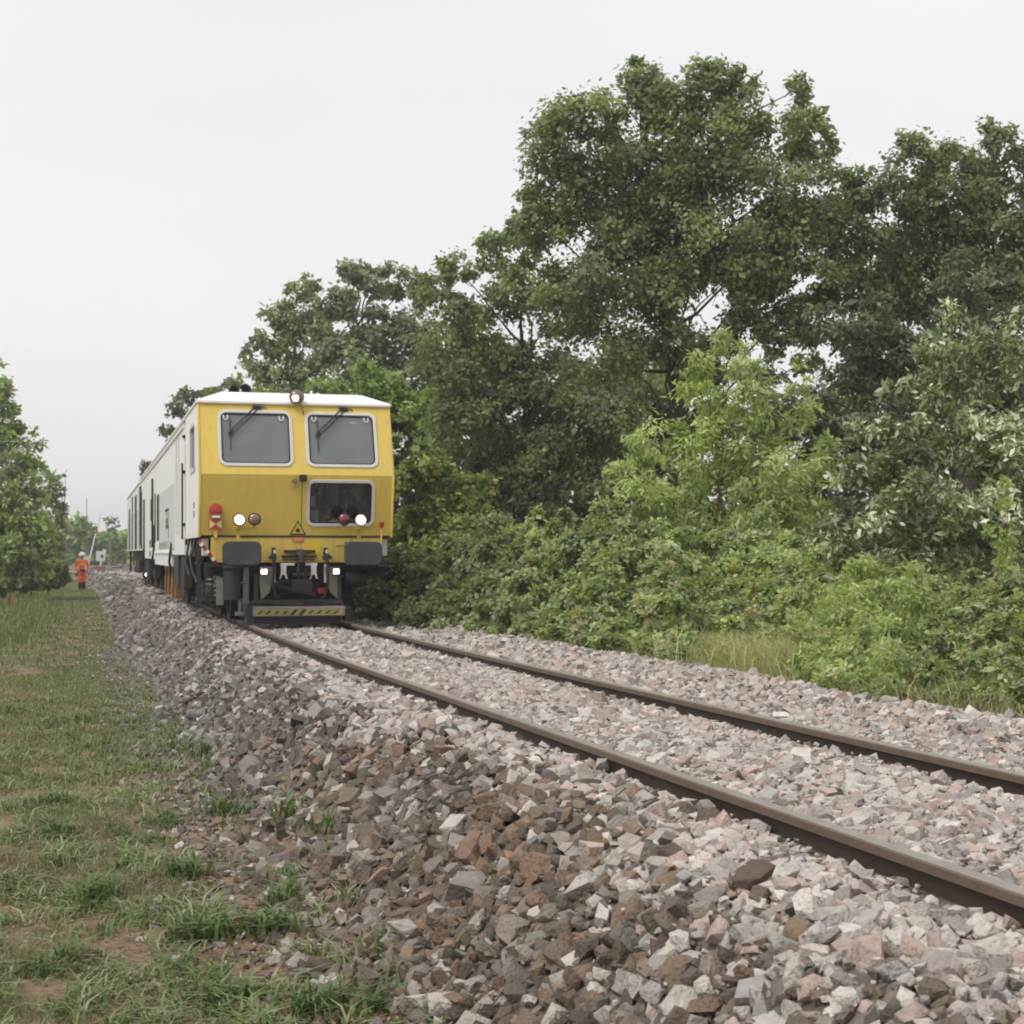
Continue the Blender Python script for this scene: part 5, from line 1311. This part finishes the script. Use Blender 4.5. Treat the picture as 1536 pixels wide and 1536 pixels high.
# individual tufts and leafy weeds on the verge and the toe of the ballast
def tuft(px, py, drop, n, h, w_, pal, label, name='grass_tuft', lean=(.3, 1.6), spread=.065):
    p = P(px, py, F * drop / (py - 830)); u, y = p.x - float(E(p.y)), p.y
    g = lambda a, b_: np.where(a < 1.15, hground(a, b_), hbed(a, b_) + .02)
    z0 = float(g(np.array(u), np.array(y)))
    uu_ = u + rng.normal(0, spread, n); yy_ = y + rng.normal(0, spread, n)
    V, Fc, Cc = blades(uu_, yy_, np.full(n, z0 - .01), rng.uniform(h * .6, h * 1.5, n), rng.uniform(*lean, n), rng.uniform(w_ * .9, w_ * 1.7, n), pal)
    V = V - np.array([p.x, y, z0]); V = V * 1.0; o = link(name, npmesh(name, V, Fc, Cc), M['grassm']); o.location = (p.x, y, z0)
    return tag(o, label, 'grass tuft' if name == 'grass_tuft' else 'weed', 'tufts on the verge')
GR = [(.10, .16, .05), (.13, .19, .07), (.08, .13, .04), (.20, .24, .12)]
for a in [(335, 1218, 1.70, 120, .15, .008, 'dark green tuft where the dirt patch meets the stones'),
          (440, 1225, 1.60, 60, .12, .011, 'leafy tuft growing among the stones left of the middle'),
          (500, 1250, 1.55, 34, .11, .012, 'broad leaved tuft farthest out on the stones'),
          (430, 1340, 1.66, 80, .13, .009, 'bright narrow tuft beside the brown slab of stone'),
          (90, 1262, 1.77, 90, .10, .008, 'dark tuft near the left edge in the middle of the verge'),
          (145, 1365, 1.77, 130, .12, .009, 'big spreading tuft in the lower left of the verge'),
          (285, 1330, 1.77, 90, .11, .010, 'spreading tuft in the centre of the lower verge'),
          (310, 1420, 1.77, 150, .12, .011, 'large pale green leafy tuft near the bottom of the verge'),
          (400, 1405, 1.74, 80, .11, .013, 'broad leaved tuft at the toe of the stones'),
          (560, 1505, 1.68, 60, .09, .010, 'small tuft below the stones near the bottom edge'),
          (480, 1530, 1.74, 150, .12, .008, 'tall fine tuft cut by the bottom edge'),
          (260, 1130, 1.77, 70, .10, .007, 'small dark tuft in the upper middle of the verge'),
          (310, 1135, 1.70, 70, .14, .008, 'upright pale tuft against the stones above the dirt patch'),
          (20, 1345, 1.77, 60, .09, .010, 'low tuft touching the left edge'),
          (250, 1250, 1.77, 60, .08, .008, 'low tuft beside the bare reddish dirt'),
          (330, 1520, 1.77, 90, .09, .012, 'broad leaved tuft at the bottom edge'),
          (60, 1480, 1.77, 70, .08, .010, 'short tuft in the bottom left corner')]:
    tuft(*a[:6], GR, a[6])

# ------------------------------------------------------------------ level crossing and small things far away
M['asphalt'] = mat('pale_asphalt', (.30, .29, .28), .9, noise=.3, nscale=3)
yc = 106.0
rz = -.0
xs = np.linspace(-60, 60, 41); V = []; 
cx = 3.54 + float(E(yc))
for x in xs:
    for dy in (-3.2, 3.2):
        V.append((cx + x, yc + dy + .02 * x, RAILZ - .12 + (.004 if abs(x) < 4 else 0)))
Fc = [(2 * i, 2 * i + 2, 2 * i + 3, 2 * i + 1) for i in range(len(xs) - 1)]
me = bpy.data.meshes.new('crossing_road'); me.from_pydata(V, [], Fc); tag(link('crossing_road', me, M['asphalt']), kind='structure')

def at_far(px, Z): p = P(px, 830, Z); return p.x, p.y
# raised barrier boom, striped red and white, leaning
x, y = at_far(129, 98.0); bz = .55
br = empty('level_crossing_barrier', (x, y, bz)); tag(br, 'raised red and white striped level crossing barrier boom behind the worker', 'barrier')
b = MB(); b.box((0, .1, .5), (.4, .35, 1.0)); b.build('barrier_cabinet', M['greypanel'], br, bevel=.02)
dirv = Vector((.24, 0, 1)).normalized()
for k_ in range(8):
    b = MB(); b.cyl(dirv * (.4 + k_ * .42), dirv * (.4 + (k_ + 1) * .42), .055 - .003 * k_, n=10); b.build('boom_segment', M['red'] if k_ == 5 else M['whitepaint'], br)
b = MB(); b.cyl((.05, .3, 0), (.05, .3, 4.6), .03, .02, n=8); b.build('pole', M['steel'], br)
# crossing signal with white backboard, red brick-coloured base
x, y = at_far(151, 99.0)
sg = empty('crossing_signal', (x, y, .55)); tag(sg, 'white crossing signal with dark round lamp on a reddish base near the track', 'signal')
b = MB(); b.cyl((0, 0, 0), (0, 0, 1.3), .05); b.build('post', M['whitepaint'], sg)
b = MB(); b.prism([(-.28, .75), (.26, .75), (.30, 1.45), (.16, 1.5), (.1, 1.36), (-.28, 1.36)], 'y', -.04, .0); b.build('backboard', M['whitepaint'], sg)
b = MB(); b.cyl((.08, -.07, 1.05), (.08, -.045, 1.05), .09); b.build('signal_lamp', M['black'], sg)
b = MB(); b.bx(-.32, .30, -.15, .2, 0, .42); b.build('base_block', mat('brick', (.30, .14, .10), .9), sg)
# grey cabinet, white curved edging and box on the left verge
x, y = at_far(84, 80.0)
b = MB(); b.box((0, 0, .30), (.42, .4, .5)); b.box((0, 0, .57), (.48, .46, .04)); o = b.build('utility_cabinet', M['greypanel'], bevel=.02); o.location = (x, y, 0); tag(o, 'small pale grey cabinet in the grass left of the worker', 'cabinet')
b = MB(); b.tube([(-.85, 0, .18), (-.45, .05, .17), (-.1, .1, .28), (.3, .2, .55), (.6, .3, .85)], [.05, .09, .10, .08, .03], 10)
x, y = at_far(68, 74.0); o = b.build('plastic_sheeting', M['whitepaint'], smooth=True); o.location = (x, y, .0); tag(o, 'curved strip of white plastic sheeting lying at the foot of the left hedge', 'plastic sheeting')
b = MB(); b.box((0, 0, .12), (.2, .18, .24), (0, .1, .2)); x, y = at_far(49, 74.0); o = b.build('white_container', M['whitepaint'], bevel=.04); o.location = (x, y, .1); tag(o, 'small white container lying left of the plastic sheeting', 'container')
for px, Z, h_, lb in ((14, 47.0, .5, 'red marker peg in the tall grass near the left edge'), (47, 62.0, .4, 'smaller red marker peg standing farther back below the hedge')):
    x, y = at_far(px, Z); b = MB(); b.box((0, 0, h_ / 2), (.06, .06, h_)); b.box((0, 0, h_ + .02), (.05, .05, .04), taper=.4)
    o = b.build('marker_peg', mat('peg_red', (.25, .04, .03), .7, noise=.3)); o.location = (x, y, 0); tag(o, lb, 'peg', 'red marker pegs')
print('leaves', NL[0])

# ------------------------------------------------------------------ thin air
b = MB(); b.box((60, 390, 9.0), (2000, 800, 23.0))
m = bpy.data.materials.new('haze'); m.use_nodes = True; t = m.node_tree; t.nodes.clear()
o_ = t.nodes.new('ShaderNodeOutputMaterial'); v_ = t.nodes.new('ShaderNodeVolumePrincipled')
v_.inputs['Color'].default_value = (.93, .94, .96, 1); v_.inputs['Density'].default_value = .0010; v_.inputs['Anisotropy'].default_value = .2
t.links.new(v_.outputs[0], o_.inputs['Volume'])
hz = b.build('haze', m); hz['kind'] = 'stuff'
